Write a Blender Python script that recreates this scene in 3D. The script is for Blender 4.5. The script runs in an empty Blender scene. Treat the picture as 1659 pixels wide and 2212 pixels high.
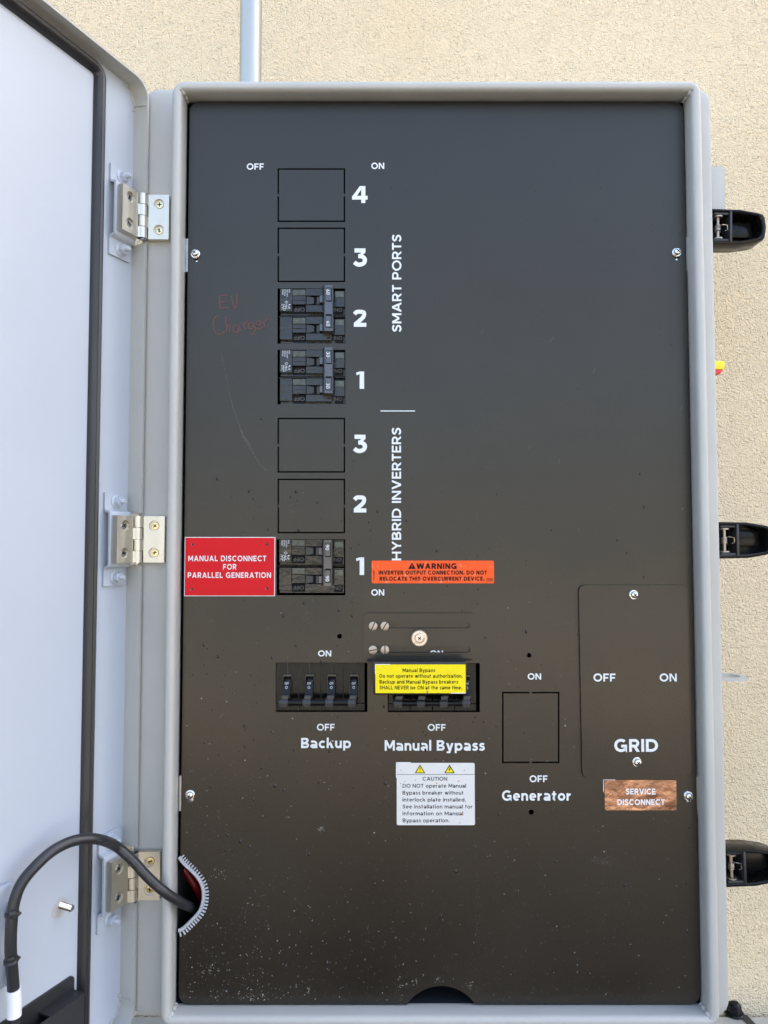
import bpy, bmesh, math, random
from mathutils import Vector, Matrix
random.seed(7)
scene = bpy.context.scene
COL = scene.collection
R = math.radians

# ------------------------------------------------------------------ camera, sky, sun, exposure
S = 0.00043                    # metres covered by one measured unit on the front panel
F = 1533.0
DIST = F * S                   # camera distance from the panel
PITCH = math.atan(68 / F)
cam = bpy.data.cameras.new("camera")
cam.sensor_fit = 'VERTICAL'; cam.sensor_height = 24.0; cam.sensor_width = 18.0
cam.lens = F / 2212 * 24.0
cam.clip_start = 0.02; cam.clip_end = 400
camera = bpy.data.objects.new("camera", cam)
COL.objects.link(camera)
camera.location = (0, -DIST, 0)
camera.rotation_euler = (math.pi / 2 + PITCH, 0, 0)
scene.camera = camera

SUN_EL, SUN_ROT = R(42), R(50)
world = bpy.data.worlds.new("World"); scene.world = world
world.use_nodes = True
wn = world.node_tree
sky = wn.nodes.new('ShaderNodeTexSky'); sky.sky_type = 'NISHITA'
sky.sun_disc = False; sky.sun_elevation = SUN_EL; sky.sun_rotation = SUN_ROT
sky.air_density = 1.0; sky.dust_density = 6.0; sky.ozone_density = 0.3
wn.links.new(sky.outputs[0], wn.nodes['Background'].inputs[0])
wn.nodes['Background'].inputs[1].default_value = 0.115
sunl = bpy.data.lights.new("sun", 'SUN'); sunl.energy = 5.0; sunl.angle = R(0.5)
sunl.color = (1.0, 0.94, 0.84)
sun = bpy.data.objects.new("sun", sunl); COL.objects.link(sun)
sdir = Vector((math.sin(SUN_ROT) * math.cos(SUN_EL), math.cos(SUN_ROT) * math.cos(SUN_EL), math.sin(SUN_EL)))
sun.rotation_euler = sdir.to_track_quat('Z', 'Y').to_euler()
sun.location = (0, 3, 5)
scene.view_settings.view_transform = 'Standard'
scene.view_settings.look = 'None'
scene.view_settings.gamma = 1.0
scene.view_settings.use_curve_mapping = False
scene.view_settings.exposure = 2.97
scene.render.engine = 'CYCLES'
scene.cycles.max_bounces = 8; scene.cycles.diffuse_bounces = 5
scene.cycles.use_denoising = True

# ------------------------------------------------------------------ geometry helpers
CP, SP = math.cos(PITCH), math.sin(PITCH)
def ray(u, v):
    a = (u - 829.5) / F; b = (1106 - v) / F
    return Vector((a, CP - b * SP, SP + b * CP))
def PX(u, v, y=0.0):
    """point of the plane y = const that was measured at (u, v) on the photograph"""
    d = ray(u, v); t = (y + DIST) / d.y
    return Vector((0, -DIST, 0)) + d * t
ANG = R(25)
PIV = Vector((-0.2282, -0.001, 0))
DM = Matrix(((-math.sin(ANG), math.cos(ANG), 0, PIV.x), (-math.cos(ANG), -math.sin(ANG), 0, PIV.y), (0, 0, 1, 0), (0, 0, 0, 1)))
DMI = DM.inverted()
def DR(u, v, n):
    """point measured at (u, v) lying n above the hinge plane of the open door, in door coordinates"""
    o = DMI @ Vector((0, -DIST, 0)); d = (DMI.to_3x3() @ ray(u, v))
    return o + d * ((n - o.y) / d.y)

class MB:
    def __init__(self): self.bm = bmesh.new()
    def add(self, pts, faces, M=None, bev=0.0, seg=2, sel=None):
        bm = self.bm
        vs = [bm.verts.new(M @ Vector(p) if M else Vector(p)) for p in pts]
        fs = []
        for f in faces:
            try: fs.append(bm.faces.new([vs[i] for i in f]))
            except ValueError: pass
        if bev > 0:
            es = set(e for f in fs for e in f.edges)
            if sel: 
                idx = {v: i for i, v in enumerate(vs)}
                es = [e for e in es if sel(pts[idx[e.verts[0]]], pts[idx[e.verts[1]]])]
            bmesh.ops.bevel(bm, geom=list(es), offset=bev, segments=seg, profile=0.5, affect='EDGES', clamp_overlap=True)
        return self
    def box(self, a, b, M=None, bev=0.0, seg=2):
        x0, x1 = sorted((a[0], b[0])); y0, y1 = sorted((a[1], b[1])); z0, z1 = sorted((a[2], b[2]))
        p = [(x0,y0,z0),(x1,y0,z0),(x1,y1,z0),(x0,y1,z0),(x0,y0,z1),(x1,y0,z1),(x1,y1,z1),(x0,y1,z1)]
        return self.add(p, [(0,3,2,1),(4,5,6,7),(0,1,5,4),(1,2,6,5),(2,3,7,6),(3,0,4,7)], M, bev, seg)
    def prism(self, xz, yf, yb, M=None, bev=0.0, seg=2):
        n = len(xz)
        p = [(x, yf, z) for x, z in xz] + [(x, yb, z) for x, z in xz]
        f = [tuple(range(n)), tuple(range(2*n-1, n-1, -1))] + [(i, i+n, (i+1) % n + n, (i+1) % n) for i in range(n)]
        return self.add(p, f, M, bev, seg, (lambda a, b: abs(a[1]-yf) < 1e-7 and abs(b[1]-yf) < 1e-7) if bev else None)
    def px(self, uv, yf, yb, bev=0.0, seg=2, yref=None):
        q = [PX(u, v, yf if yref is None else yref) for u, v in uv]
        return self.prism([(p.x, p.z) for p in q], yf, yb, None, bev, seg)
    def pxr(self, u0, v0, u1, v1, yf, yb, bev=0.0, r=0.0, seg=2):
        a = PX(u0, v0, yf); b = PX(u1, v1, yf)
        return self.prism(rrect(a.x, b.x, b.z, a.z, r), yf, yb, None, bev, seg)
    def cyl(self, p0, p1, r0, r1=None, n=24, M=None, rot=0.0):
        p0, p1 = Vector(p0), Vector(p1)
        if r1 is None: r1 = r0
        ax = (p1 - p0).normalized()
        t = Vector((0,0,1)) if abs(ax.z) < 0.9 else Vector((1,0,0))
        a = ax.cross(t).normalized(); b = ax.cross(a)
        pts = []
        for p, r in ((p0, r0), (p1, r1)):
            for i in range(n):
                an = 2*math.pi*i/n + rot
                pts.append(p + (a*math.cos(an) + b*math.sin(an))*r)
        f = [(i, (i+1) % n, (i+1) % n + n, i+n) for i in range(n)] + [tuple(range(n-1, -1, -1)), tuple(range(n, 2*n))]
        return self.add(pts, f, M)
    def lathe(self, c, ax, prof, n=28, M=None):
        """prof: list of (radius, height along ax)"""
        c, ax = Vector(c), Vector(ax).normalized()
        t = Vector((0,0,1)) if abs(ax.z) < 0.9 else Vector((1,0,0))
        a = ax.cross(t).normalized(); b = ax.cross(a)
        pts = []; f = []
        for r, h in prof:
            for i in range(n):
                an = 2*math.pi*i/n
                pts.append(c + ax*h + (a*math.cos(an) + b*math.sin(an))*max(r, 1e-5))
        for k in range(len(prof)-1):
            for i in range(n):
                f.append((k*n+i, k*n+(i+1) % n, (k+1)*n+(i+1) % n, (k+1)*n+i))
        f.append(tuple(range(n-1, -1, -1))); f.append(tuple(range((len(prof)-1)*n, len(prof)*n)))
        return self.add(pts, f, M)
    def tube(self, path, r, n=12, M=None, closed=False):
        path = [Vector(p) for p in path]; m = len(path)
        tans = []
        for i in range(m):
            a = path[i-1] if (i > 0 or closed) else path[i]
            b = path[(i+1) % m] if (i < m-1 or closed) else path[i]
            tans.append((b-a).normalized())
        up = Vector((0,0,1)) if abs(tans[0].z) < 0.9 else Vector((1,0,0))
        nrm = tans[0].cross(up).normalized(); pts = []
        for i in range(m):
            nrm = (nrm - tans[i]*nrm.dot(tans[i])).normalized()
            bn = tans[i].cross(nrm)
            rr = r(i/(m-1)) if callable(r) else r
            for k in range(n):
                an = 2*math.pi*k/n
                pts.append(path[i] + (nrm*math.cos(an) + bn*math.sin(an))*rr)
        f = []
        for i in range(m if closed else m-1):
            j = (i+1) % m
            for k in range(n):
                f.append((i*n+k, i*n+(k+1) % n, j*n+(k+1) % n, j*n+k))
        if not closed:
            f.append(tuple(range(n-1, -1, -1))); f.append(tuple(range((m-1)*n, m*n)))
        return self.add(pts, f, M)
    def loops(self, lps, M=None, closed=False, capends=False):
        """lps: list of (list of (x, z), y) with equal counts"""
        n = len(lps[0][0]); pts = []; f = []
        for xz, y in lps: pts += [(x, y, z) for x, z in xz]
        m = len(lps)
        for k in range(m if closed else m-1):
            j = (k+1) % m
            for i in range(n):
                f.append((k*n+i, k*n+(i+1) % n, j*n+(i+1) % n, j*n+i))
        if capends:
            f.append(tuple(range(n-1, -1, -1))); f.append(tuple(range((m-1)*n, m*n)))
        return self.add(pts, f, M)
    def strip(self, path, th, n0, n1, M=None):
        """open polyline (s, z) thickened by th inward, extruded from n0 to n1 along y"""
        m = len(path); inn = []
        for i in range(m):
            a = Vector(path[max(i-1, 0)]); b = Vector(path[min(i+1, m-1)]); t = (b-a).normalized()
            inn.append((path[i][0]-t.y*th, path[i][1]+t.x*th))
        poly = list(path) + inn[::-1]
        pts = [(x, n0, z) for x, z in poly] + [(x, n1, z) for x, z in poly]; k = 2*m; f = []
        for i in range(k): f.append((i, (i+1) % k, (i+1) % k + k, i+k))
        for i in range(m-1):
            f.append((i, k-1-i, k-2-i, i+1)); f.append((i+k, i+1+k, 2*k-2-i, 2*k-1-i))
        return self.add(pts, f, M)
    def plate(self, outer, holes, yf, yb):
        """flat plate in the x-z plane with real holes"""
        cu = bpy.data.curves.new("tmp", 'CURVE'); cu.dimensions = '2D'; cu.fill_mode = 'BOTH'
        for lp in [outer] + holes:
            sp = cu.splines.new('POLY'); sp.points.add(len(lp)-1)
            for p, q in zip(sp.points, lp): p.co = (q[0]*100, q[1]*100, 0, 1)
            sp.use_cyclic_u = True
        cu.extrude = abs(yb-yf)/2*100
        ob = bpy.data.objects.new("tmp", cu)
        me = bpy.data.meshes.new_from_object(ob)
        ym = (yf+yb)/2
        pts = [(v.co.x/100, ym - v.co.z/100, v.co.y/100) for v in me.vertices]
        fs = [tuple(p.vertices) for p in me.polygons]
        self.add(pts, fs)
        bpy.data.objects.remove(ob); bpy.data.curves.remove(cu); bpy.data.meshes.remove(me)
        return self
    def build(self, name, mat, parent=None, origin=None, smooth=40, merge=True):
        bm = self.bm
        if merge: bmesh.ops.remove_doubles(bm, verts=bm.verts, dist=1e-6)
        bmesh.ops.recalc_face_normals(bm, faces=bm.faces)
        o = Vector((0,0,0))
        root = parent
        while root is not None and root.parent is not None: root = root.parent
        if root is not None: o = ORI.get(root.name, o)
        if origin is not None: o = Vector(origin)
        if o.length: bmesh.ops.translate(bm, verts=bm.verts, vec=-o)
        me = bpy.data.meshes.new(name); bm.to_mesh(me); bm.free()
        me.materials.append(mat)
        if smooth:
            me.polygons.foreach_set('use_smooth', [True]*len(me.polygons))
            me.set_sharp_from_angle(angle=R(smooth))
        ob = bpy.data.objects.new(name, me); COL.objects.link(ob)
        if parent is not None: ob.parent = parent
        elif origin is not None: ob.location = o
        return ob

def pieces(mb, name, mat, parent=None, origin=None, smooth=40, pad=.0003):
    """build every separate piece (touching or overlapping shells belong together) as an object of its own"""
    bm = mb.bm; bmesh.ops.remove_doubles(bm, verts=bm.verts, dist=1e-6)
    bm.verts.ensure_lookup_table(); bm.verts.index_update()
    seen = set(); isl = []
    for v in bm.verts:
        if v in seen: continue
        st = [v]; seen.add(v); vs = []
        while st:
            a = st.pop(); vs.append(a)
            for e in a.link_edges:
                o = e.other_vert(a)
                if o not in seen: seen.add(o); st.append(o)
        lo = [min(a.co[k] for a in vs)-pad for k in range(3)]; hi = [max(a.co[k] for a in vs)+pad for k in range(3)]
        isl.append([set(vs), lo, hi])
    done = False
    while not done:
        done = True
        for i in range(len(isl)):
            for j in range(i+1, len(isl)):
                if all(isl[i][1][k] <= isl[j][2][k] and isl[j][1][k] <= isl[i][2][k] for k in range(3)):
                    isl[i] = [isl[i][0] | isl[j][0], [min(isl[i][1][k], isl[j][1][k]) for k in range(3)], [max(isl[i][2][k], isl[j][2][k]) for k in range(3)]]
                    del isl[j]; done = False; break
            if not done: break
    out = []
    for vs, lo, hi in isl:
        vl = list(vs); idx = {v: i for i, v in enumerate(vl)}
        n = MB(); n.add([tuple(v.co) for v in vl], [tuple(idx[v] for v in f.verts) for f in bm.faces if f.verts[0] in vs])
        out.append(n.build(name, mat, parent, origin, smooth))
    bm.free(); return out

ORI = {}
def thing(name, label, cat, loc, group=None):
    o = bpy.data.objects.new(name, None); COL.objects.link(o)
    o.location = loc; o.empty_display_size = 0.01
    ORI[o.name] = Vector(loc)
    return tag(o, label, cat, group)
def tag(o, label, cat, group=None, kind=None):
    if label: o['label'] = label
    if cat: o['category'] = cat
    if group: o['group'] = group
    if kind: o['kind'] = kind
    return o
def rrect(x0, x1, z0, z1, r, n=6):
    r = max(r, 0)
    if r == 0: return [(x0,z0),(x1,z0),(x1,z1),(x0,z1)]
    out = []
    for cx, cz, a0 in ((x1-r, z0+r, -90), (x1-r, z1-r, 0), (x0+r, z1-r, 90), (x0+r, z0+r, 180)):
        for i in range(n+1):
            a = R(a0 + 90*i/n); out.append((cx+r*math.cos(a), cz+r*math.sin(a)))
    return out
def circ(cx, cz, r, n=20): return [(cx+r*math.cos(2*math.pi*i/n), cz+r*math.sin(2*math.pi*i/n)) for i in range(n)]
def smooth_path(pts, n=8):
    pts = [Vector(p) for p in pts]; out = []
    for i in range(len(pts)-1):
        p0 = pts[max(i-1,0)]; p1 = pts[i]; p2 = pts[i+1]; p3 = pts[min(i+2, len(pts)-1)]
        for k in range(n):
            t = k/n
            out.append(0.5*((2*p1)+(p2-p0)*t+(2*p0-5*p1+4*p2-p3)*t*t+(3*p1-p0-3*p2+p3)*t**3))
    out.append(pts[-1]); return out

# ------------------------------------------------------------------ materials
def mat(name, col, rough=0.5, metal=0.0, spec=0.5, bump=None, var=None, coat=0.0, rvar=None, aniso=None):
    """bump = list of (scale, strength, distance); var = (scale, colour2, low, high); rvar = (scale, lo, hi)"""
    m = bpy.data.materials.new(name); m.use_nodes = True
    nt = m.node_tree; b = nt.nodes['Principled BSDF']
    b.inputs['Base Color'].default_value = (*col, 1); b.inputs['Roughness'].default_value = rough
    b.inputs['Metallic'].default_value = metal; b.inputs['Specular IOR Level'].default_value = spec
    b.inputs['Coat Weight'].default_value = coat
    tc = nt.nodes.new('ShaderNodeTexCoord')
    def noise(sc, det=3.0, stretch=None):
        n = nt.nodes.new('ShaderNodeTexNoise'); n.inputs['Scale'].default_value = sc; n.inputs['Detail'].default_value = det
        if stretch:
            mp = nt.nodes.new('ShaderNodeMapping'); mp.inputs['Scale'].default_value = stretch
            nt.links.new(tc.outputs['Object'], mp.inputs[0]); nt.links.new(mp.outputs[0], n.inputs['Vector'])
        else: nt.links.new(tc.outputs['Object'], n.inputs['Vector'])
        return n
    def ramp(src, lo, hi, c0, c1):
        r = nt.nodes.new('ShaderNodeValToRGB'); r.color_ramp.elements[0].position = lo; r.color_ramp.elements[1].position = hi
        r.color_ramp.elements[0].color = (*c0, 1); r.color_ramp.elements[1].color = (*c1, 1)
        nt.links.new(src, r.inputs[0]); return r
    if var:
        n = noise(var[0], 5.0, var[4] if len(var) > 4 else None)
        r = ramp(n.outputs['Fac'], var[2], var[3], col, var[1])
        nt.links.new(r.outputs[0], b.inputs['Base Color'])
    if rvar:
        n = noise(rvar[0], 4.0, aniso)
        mr = nt.nodes.new('ShaderNodeMapRange'); mr.inputs['From Min'].default_value = 0.3; mr.inputs['From Max'].default_value = 0.7
        mr.inputs['To Min'].default_value = rvar[1]; mr.inputs['To Max'].default_value = rvar[2]
        nt.links.new(n.outputs['Fac'], mr.inputs[0]); nt.links.new(mr.outputs[0], b.inputs['Roughness'])
    prev = None
    for bp in bump or []:
        n = noise(bp[0], 2.0, bp[3] if len(bp) > 3 else None)
        bn = nt.nodes.new('ShaderNodeBump'); bn.inputs['Strength'].default_value = bp[1]; bn.inputs['Distance'].default_value = bp[2]
        nt.links.new(n.outputs['Fac'], bn.inputs['Height'])
        if prev: nt.links.new(prev.outputs[0], bn.inputs['Normal'])
        prev = bn
    if prev: nt.links.new(prev.outputs[0], b.inputs['Normal'])
    return m
GREY = mat("grey powder coat", (0.44, 0.435, 0.405), 0.42, bump=[(1500, 0.18, 0.0004), (350, 0.08, 0.0006)], var=(14, (0.41, 0.405, 0.375), 0.35, 0.7))
DOORIN = mat("sky-tinted door grey", (0.445, 0.485, 0.545), 0.34, bump=[(1300, 0.10, 0.0003)], var=(9, (0.43, 0.468, 0.525), 0.35, 0.7))  # door grey with the blue of the sky mixed into its colour
BLACKP = mat("black dead front paint", (0.0050, 0.0045, 0.0040), 0.37, spec=0.63, bump=[(1100, 0.22, 0.0004), (420, 0.12, 0.0004)],
             var=(11, (0.0075, 0.0064, 0.0053), 0.35, 0.7), rvar=(5, 0.27, 0.43))
BLACKP.node_tree.nodes["Principled BSDF"].inputs["Specular Tint"].default_value = (1.0, 0.93, 0.82, 1)
INNER_SHADE = mat("painted inner shade", (0.006, 0.006, 0.007), 0.7, spec=0.2)  # near-black colour paints the shade inside cabinet, slots and recesses
WHITE = mat("white print", (0.71, 0.73, 0.73), 0.5, spec=0.3, var=(900, (0.60, 0.62, 0.62), 0.5, 0.75))
STEEL = mat("brushed stainless", (0.66, 0.62, 0.53), 0.38, 1.0, bump=[(700, 0.03, 0.0001, (1, 1, .05))], rvar=(200, 0.38, 0.50), aniso=(1, 1, .05))
ZINC = mat("zinc plated steel", (0.70, 0.70, 0.69), 0.22, 1.0, bump=[(600, 0.08, 0.0002)])
GALV = mat("galvanised steel", (0.43, 0.43, 0.39), 0.46, 0.75, bump=[(90, 0.06, 0.0004, (1, 1, 0.15))], rvar=(60, 0.34, 0.55), aniso=(1, 1, 0.1))
BRONZE = mat("dull nickel bronze", (0.40, 0.34, 0.285), 0.42, 1.0, bump=[(900, 0.1, 0.0002)], rvar=(500, 0.35, 0.55))
NICKEL = mat("satin nickel", (0.60, 0.52, 0.44), 0.34, 1.0, bump=[(900, 0.1, 0.0002)], rvar=(500, 0.25, 0.5))
BRASSY = mat("yellow zinc", (0.72, 0.60, 0.36), 0.3, 1.0)
RUBBER = mat("black foam rubber", (0.022, 0.021, 0.022), 0.38, bump=[(700, 0.2, 0.0003)], var=(45, (0.05, 0.045, 0.038), 0.55, 0.8, (1, 1, 0.1)))
BREAKER = mat("breaker plastic", (0.009, 0.0075, 0.006), 0.2, coat=0.0, spec=0.5, bump=[(240, 0.35, 0.0010), (60, 0.25, 0.0015)], rvar=(160, 0.08, 0.30), var=(120, (0.016, 0.012, 0.008), 0.4, 0.7))
TOGGLE = mat("toggle plastic", (0.022, 0.022, 0.024), 0.38, bump=[(1500, 0.08, 0.0002)])
HANDLE = mat("satin handle plastic", (0.022, 0.023, 0.030), 0.22, spec=1.0, bump=[(1500, 0.06, 0.0002)])
GLOSSB = mat("gloss black plastic", (0.007, 0.0065, 0.006), 0.24, spec=0.2, bump=[(60, 0.06, 0.0005)], rvar=(220, 0.10, 0.3))
LABELG = mat("grey window label", (0.085, 0.095, 0.075), 0.25, var=(260, (0.05, 0.055, 0.035), 0.4, 0.65))
DIMPRINT = mat("faint moulded print", (0.075, 0.07, 0.064), 0.45)
RED = mat("red engraved plastic", (0.58, 0.004, 0.010), 0.42, spec=0.2, bump=[(900, 0.04, 0.0002)])
ORANGE = mat("orange vinyl", (0.84, 0.085, 0.006), 0.34, spec=0.3, bump=[(90, 0.35, 0.0012)], var=(220, (0.90, 0.28, 0.14), 0.60, 0.74))
YELLOW = mat("yellow vinyl", (0.82, 0.66, 0.004), 0.45, spec=0.25, bump=[(90, 0.1, 0.0006)])
PALE = mat("white vinyl", (0.66, 0.65, 0.62), 0.4, bump=[(120, 0.08, 0.0005)])
COPPER = mat("red brown reflective foil", (0.42, 0.235, 0.155), 0.22, 0.9, bump=[(190, 0.35, 0.0009), (42, 0.5, 0.0030)],
             var=(55, (0.20, 0.11, 0.075), 0.50, 0.68), rvar=(120, 0.12, 0.32))
INK = mat("black ink", (0.005, 0.005, 0.006), 0.6, spec=0.15)
CABLE = mat("black cable jacket", (0.020, 0.020, 0.022), 0.36, bump=[(800, 0.08, 0.0002)])
SLEEVE = mat("white heat shrink", (0.78, 0.79, 0.80), 0.4)
TRIM = mat("grey edge trim", (0.44, 0.45, 0.47), 0.42)
REDWIRE = mat("red wire insulation", (0.20, 0.003, 0.005), 0.35)
PEN = mat("faded red marker", (0.098, 0.038, 0.028), 0.6)
DROP_AND_SLOT = mat("dried droplets and slot shade", (0.018, 0.016, 0.014), 0.22)  # droplets; also paints the shade in interlock screw slots
DUST = mat("pale grit", (0.27, 0.24, 0.195), 0.8)
CHALK = mat("grey scuff", (0.15, 0.148, 0.14), 0.8)
RUST = mat("rust speck", (0.55, 0.26, 0.10), 0.7)
KNOBY = mat("yellow plastic", (0.85, 0.72, 0.02), 0.4)
KNOBR = mat("red plastic", (0.7, 0.03, 0.03), 0.4)
STAIN = mat("weld stain", (0.43, 0.42, 0.40), 0.5)

def stucco():
    m = bpy.data.materials.new("tan stucco"); m.use_nodes = True; nt = m.node_tree; b = nt.nodes['Principled BSDF']
    b.inputs['Roughness'].default_value = 0.9; b.inputs['Specular IOR Level'].default_value = 0.2
    tc = nt.nodes.new('ShaderNodeTexCoord')
    def N(sc, det, rough=0.5, dist=0.0):
        n = nt.nodes.new('ShaderNodeTexNoise'); n.inputs['Scale'].default_value = sc; n.inputs['Detail'].default_value = det
        n.inputs['Roughness'].default_value = rough; n.inputs['Distortion'].default_value = dist
        nt.links.new(tc.outputs['Object'], n.inputs['Vector']); return n
    n1 = N(470, 1.0, 0.5, 0.0); n2 = N(250, 2.0, 0.5, 0.0); n3 = N(3, 4.0); n4 = N(700, 2.0)
    cr = nt.nodes.new('ShaderNodeValToRGB'); cr.color_ramp.elements[0].color = (0.75, 0.61, 0.405, 1); cr.color_ramp.elements[1].color = (0.80, 0.67, 0.475, 1)
    cr.color_ramp.elements[0].position = 0.3; cr.color_ramp.elements[1].position = 0.7
    nt.links.new(n3.outputs['Fac'], cr.inputs[0]); nt.links.new(cr.outputs[0], b.inputs['Base Color'])
    prev = None
    for n, st, di in ((n2, 0.65, 0.0052), (n1, 0.9, 0.0036), (n4, 0.3, 0.0006)):
        bn = nt.nodes.new('ShaderNodeBump'); bn.inputs['Strength'].default_value = st; bn.inputs['Distance'].default_value = di
        nt.links.new(n.outputs['Fac'], bn.inputs['Height'])
        if prev: nt.links.new(prev.outputs[0], bn.inputs['Normal'])
        prev = bn
    nt.links.new(prev.outputs[0], b.inputs['Normal'])
    return m
STUCCO = stucco()
STRIP_DARK = mat("dark soil", (0.035, 0.028, 0.021), 0.95, var=(9, (0.06, 0.048, 0.036), 0.4, 0.7), bump=[(40, 0.6, 0.02)])  # for the added unseen strip that darkens panel reflections
GROUND = mat("dry ground", (0.205, 0.192, 0.165), 0.9, var=(1.5, (0.15, 0.145, 0.125), 0.35, 0.7), bump=[(8, 0.3, 0.02)])

# ------------------------------------------------------------------ lettering
def _arc(cx, cy, rx, ry, a0, a1, n=14): return [(cx+rx*math.cos(R(a0+(a1-a0)*i/n)), cy+ry*math.sin(R(a0+(a1-a0)*i/n))) for i in range(n+1)]
def _ribbon(p, t, closed=False):
    """list of quads following polyline p with mitred joints"""
    p = [q for i, q in enumerate(p) if i == 0 or math.hypot(q[0]-p[i-1][0], q[1]-p[i-1][1]) > 1e-4]
    m = len(p); L = []; Rr = []
    for i in range(m):
        q = Vector(p[i][:2])
        a = Vector(p[i-1][:2]) if (i > 0 or closed) else None
        c = Vector(p[(i+1) % m][:2]) if (i < m-1 or closed) else None
        if a is None: n = (c-q).normalized(); n = Vector((-n.y, n.x)); k = 1
        elif c is None: n = (q-a).normalized(); n = Vector((-n.y, n.x)); k = 1
        else:
            n0 = (q-a).normalized(); n1 = (c-q).normalized()
            n0 = Vector((-n0.y, n0.x)); n1 = Vector((-n1.y, n1.x)); n = (n0+n1)
            n = n.normalized() if n.length > 1e-6 else n0
            k = 1/max(0.35, n.dot(n0))
        L.append(q+n*(t/2*k)); Rr.append(q-n*(t/2*k))
    out = []
    for i in range(m if closed else m-1):
        j = (i+1) % m
        out.append([L[i], Rr[i], Rr[j], L[j]])
    return out
def glyph(ch, t):
    """(width, list of pieces); each piece is a list of polygons that never overlap one another. Cap height is 1."""
    h = t/2; X = 0.73
    rib = lambda p, c=False: _ribbon(p, t, c)
    seg = lambda x0, y0, x1, y1: [[(x0,y0),(x1,y0),(x1,y1),(x0,y1)]]
    dia = lambda x0, y0, x1, y1, w=t*1.12: [[(x0,y0),(x0+w,y0),(x1+w,y1),(x1,y1)]]
    if ch == ' ': return 0.30, []
    if ch == 'O': return 1.06, [rib(_arc(0.53, .5, .53-h, .515-h, 0, 351, 40)[:], True)]
    if ch == 'F': return 0.68, [seg(0,0,t,1), seg(0,1-t,.66,1), seg(0,.46-h,.60,.46+h)]
    if ch == 'E': return 0.70, [seg(0,0,t,1), seg(0,1-t,.68,1), seg(0,.5-h,.62,.5+h), seg(0,0,.69,t)]
    if ch == 'L': return 0.64, [seg(0,0,t,1), seg(0,0,.63,t)]
    if ch == 'T': return 0.72, [seg(.36-h,0,.36+h,1), seg(0,1-t,.72,1)]
    if ch == 'H': return 0.86, [seg(0,0,t,1), seg(.86-t,0,.86,1), seg(0,.5-h,.86,.5+h)]
    if ch == 'I': return t, [seg(0,0,t,1)]
    if ch == 'N': return 0.88, [seg(0,0,t,1), seg(.88-t,0,.88,1), dia(0,1,.88-t*1.12,0)]
    if ch == 'M': return 1.02, [seg(0,0,t,1), seg(1.02-t,0,1.02,1), dia(0,1,.51-t*.56,.22), dia(1.02-t*1.12,1,.51-t*.56,.22)]
    if ch == 'A': return 0.98, [dia(.49-t*.56,1,0,0), dia(.49-t*.56,1,.98-t*1.12,0), seg(.22,.22,.76,.22+t*.95)]
    if ch == 'V': return 0.96, [dia(0,1,.48-t*.56,0), dia(.96-t*1.12,1,.48-t*.56,0)]
    if ch == 'Y': return 0.92, [dia(0,1,.46-t*.56,.40), dia(.92-t*1.12,1,.46-t*.56,.40), seg(.46-h,0,.46+h,.46)]
    if ch == 'W': return 1.38, [dia(0,1,.37-t*.5,0), dia(.69-t*.56,1,.37-t*.5,0), dia(.69-t*.56,1,1.01-t*.62,0), dia(1.38-t*1.12,1,1.01-t*.62,0)]
    if ch == 'U': return 0.84, [rib([(h,1),(h,.40)]+_arc(.42,.40,.42-h,.415-h,180,360)+[(.84-h,1)])]
    if ch == 'D': return 0.92, [seg(0,0,t,1), rib([(t*.8,h),(.42,h)]+_arc(.42,.5,.5-h,.5-h,-90,90)+[(t*.8,1-h)])]
    if ch == 'P': return 0.76, [seg(0,0,t,1), rib([(t*.8,.32+h),(.44,.32+h)]+_arc(.44,.66,.32-h,.34-h,-90,90)+[(t*.8,1-h)])]
    if ch == 'R': return 0.80, [seg(0,0,t,1), rib([(t*.8,.34+h),(.44,.34+h)]+_arc(.44,.67,.33-h,.33-h,-90,90)+[(t*.8,1-h)]), dia(.34,.36,.80-t*1.15,0,t*1.2)]
    if ch == 'B': return 0.80, [seg(0,0,t,1), rib([(t*.8,h),(.48,h)]+_arc(.48,.28,.31-h,.28-h,-90,90)+[(t*.8,.56-h)]), rib([(t*.8,.5),(.44,.5)]+_arc(.44,.755,.31-h,.255-h,-60,90)+[(t*.8,1-h)])]
    if ch == 'G': return 1.00, [rib(_arc(.52,.5,.52-h,.515-h,48,318,30)+[(.97-h,.19),(.97-h,.50-h*0.2)]), seg(.54,.56-t,.97,.56)]
    if ch == 'C': return 0.94, [rib(_arc(.52,.5,.52-h,.515-h,45,315,30))]
    if ch == 'S': return 0.74, [rib([tuple(v) for v in smooth_path([(x*1.0,y,0) for x, y in ((.68,.80),(.53,.885+.1*(.2-t)),(.36,.91),(.17,.83),(.125,.70),(.22,.59),(.40,.525),(.56,.44),(.62,.29),(.53,.15),(.36,.085),(.20,.11),(.05,.22))],4)])]
    if ch == '1': return 0.44, [seg(.44-t*1.05,0,.44,1), [[(0,.93),(.44-t*1.0,1.0),(.44,1.0),(.44-t,.86),(.03,.78)]]]
    if ch == '2': return 0.78, [rib([tuple(v) for v in smooth_path([(x,y,0) for x, y in ((.06,.74),(.18,.86),(.38,1-h),(.60,.84),(.62,.66),(.50,.48),(.12,h+.04))],5)]), seg(.02,0,.76,t)]
    if ch == '3': return 0.76, [seg(.06,1-t,.68,1), [[(.44,1-t),(.68,1-t),(.43,.55),(.24,.55)]], rib([tuple(v) for v in smooth_path([(x,y,0) for x, y in ((.27,.56),(.46,.55),(.62,.44),(.645,.30),(.56,.15),(.36,.085),(.20,.11),(.05,.22))],4)])]
    if ch == '4': return 0.88, [seg(.52,0,.52+t,1), seg(0,.20,.88,.20+t*.95), [[(.44,1),(.64,1),(.24,.36),(0,.36)]]]
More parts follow.
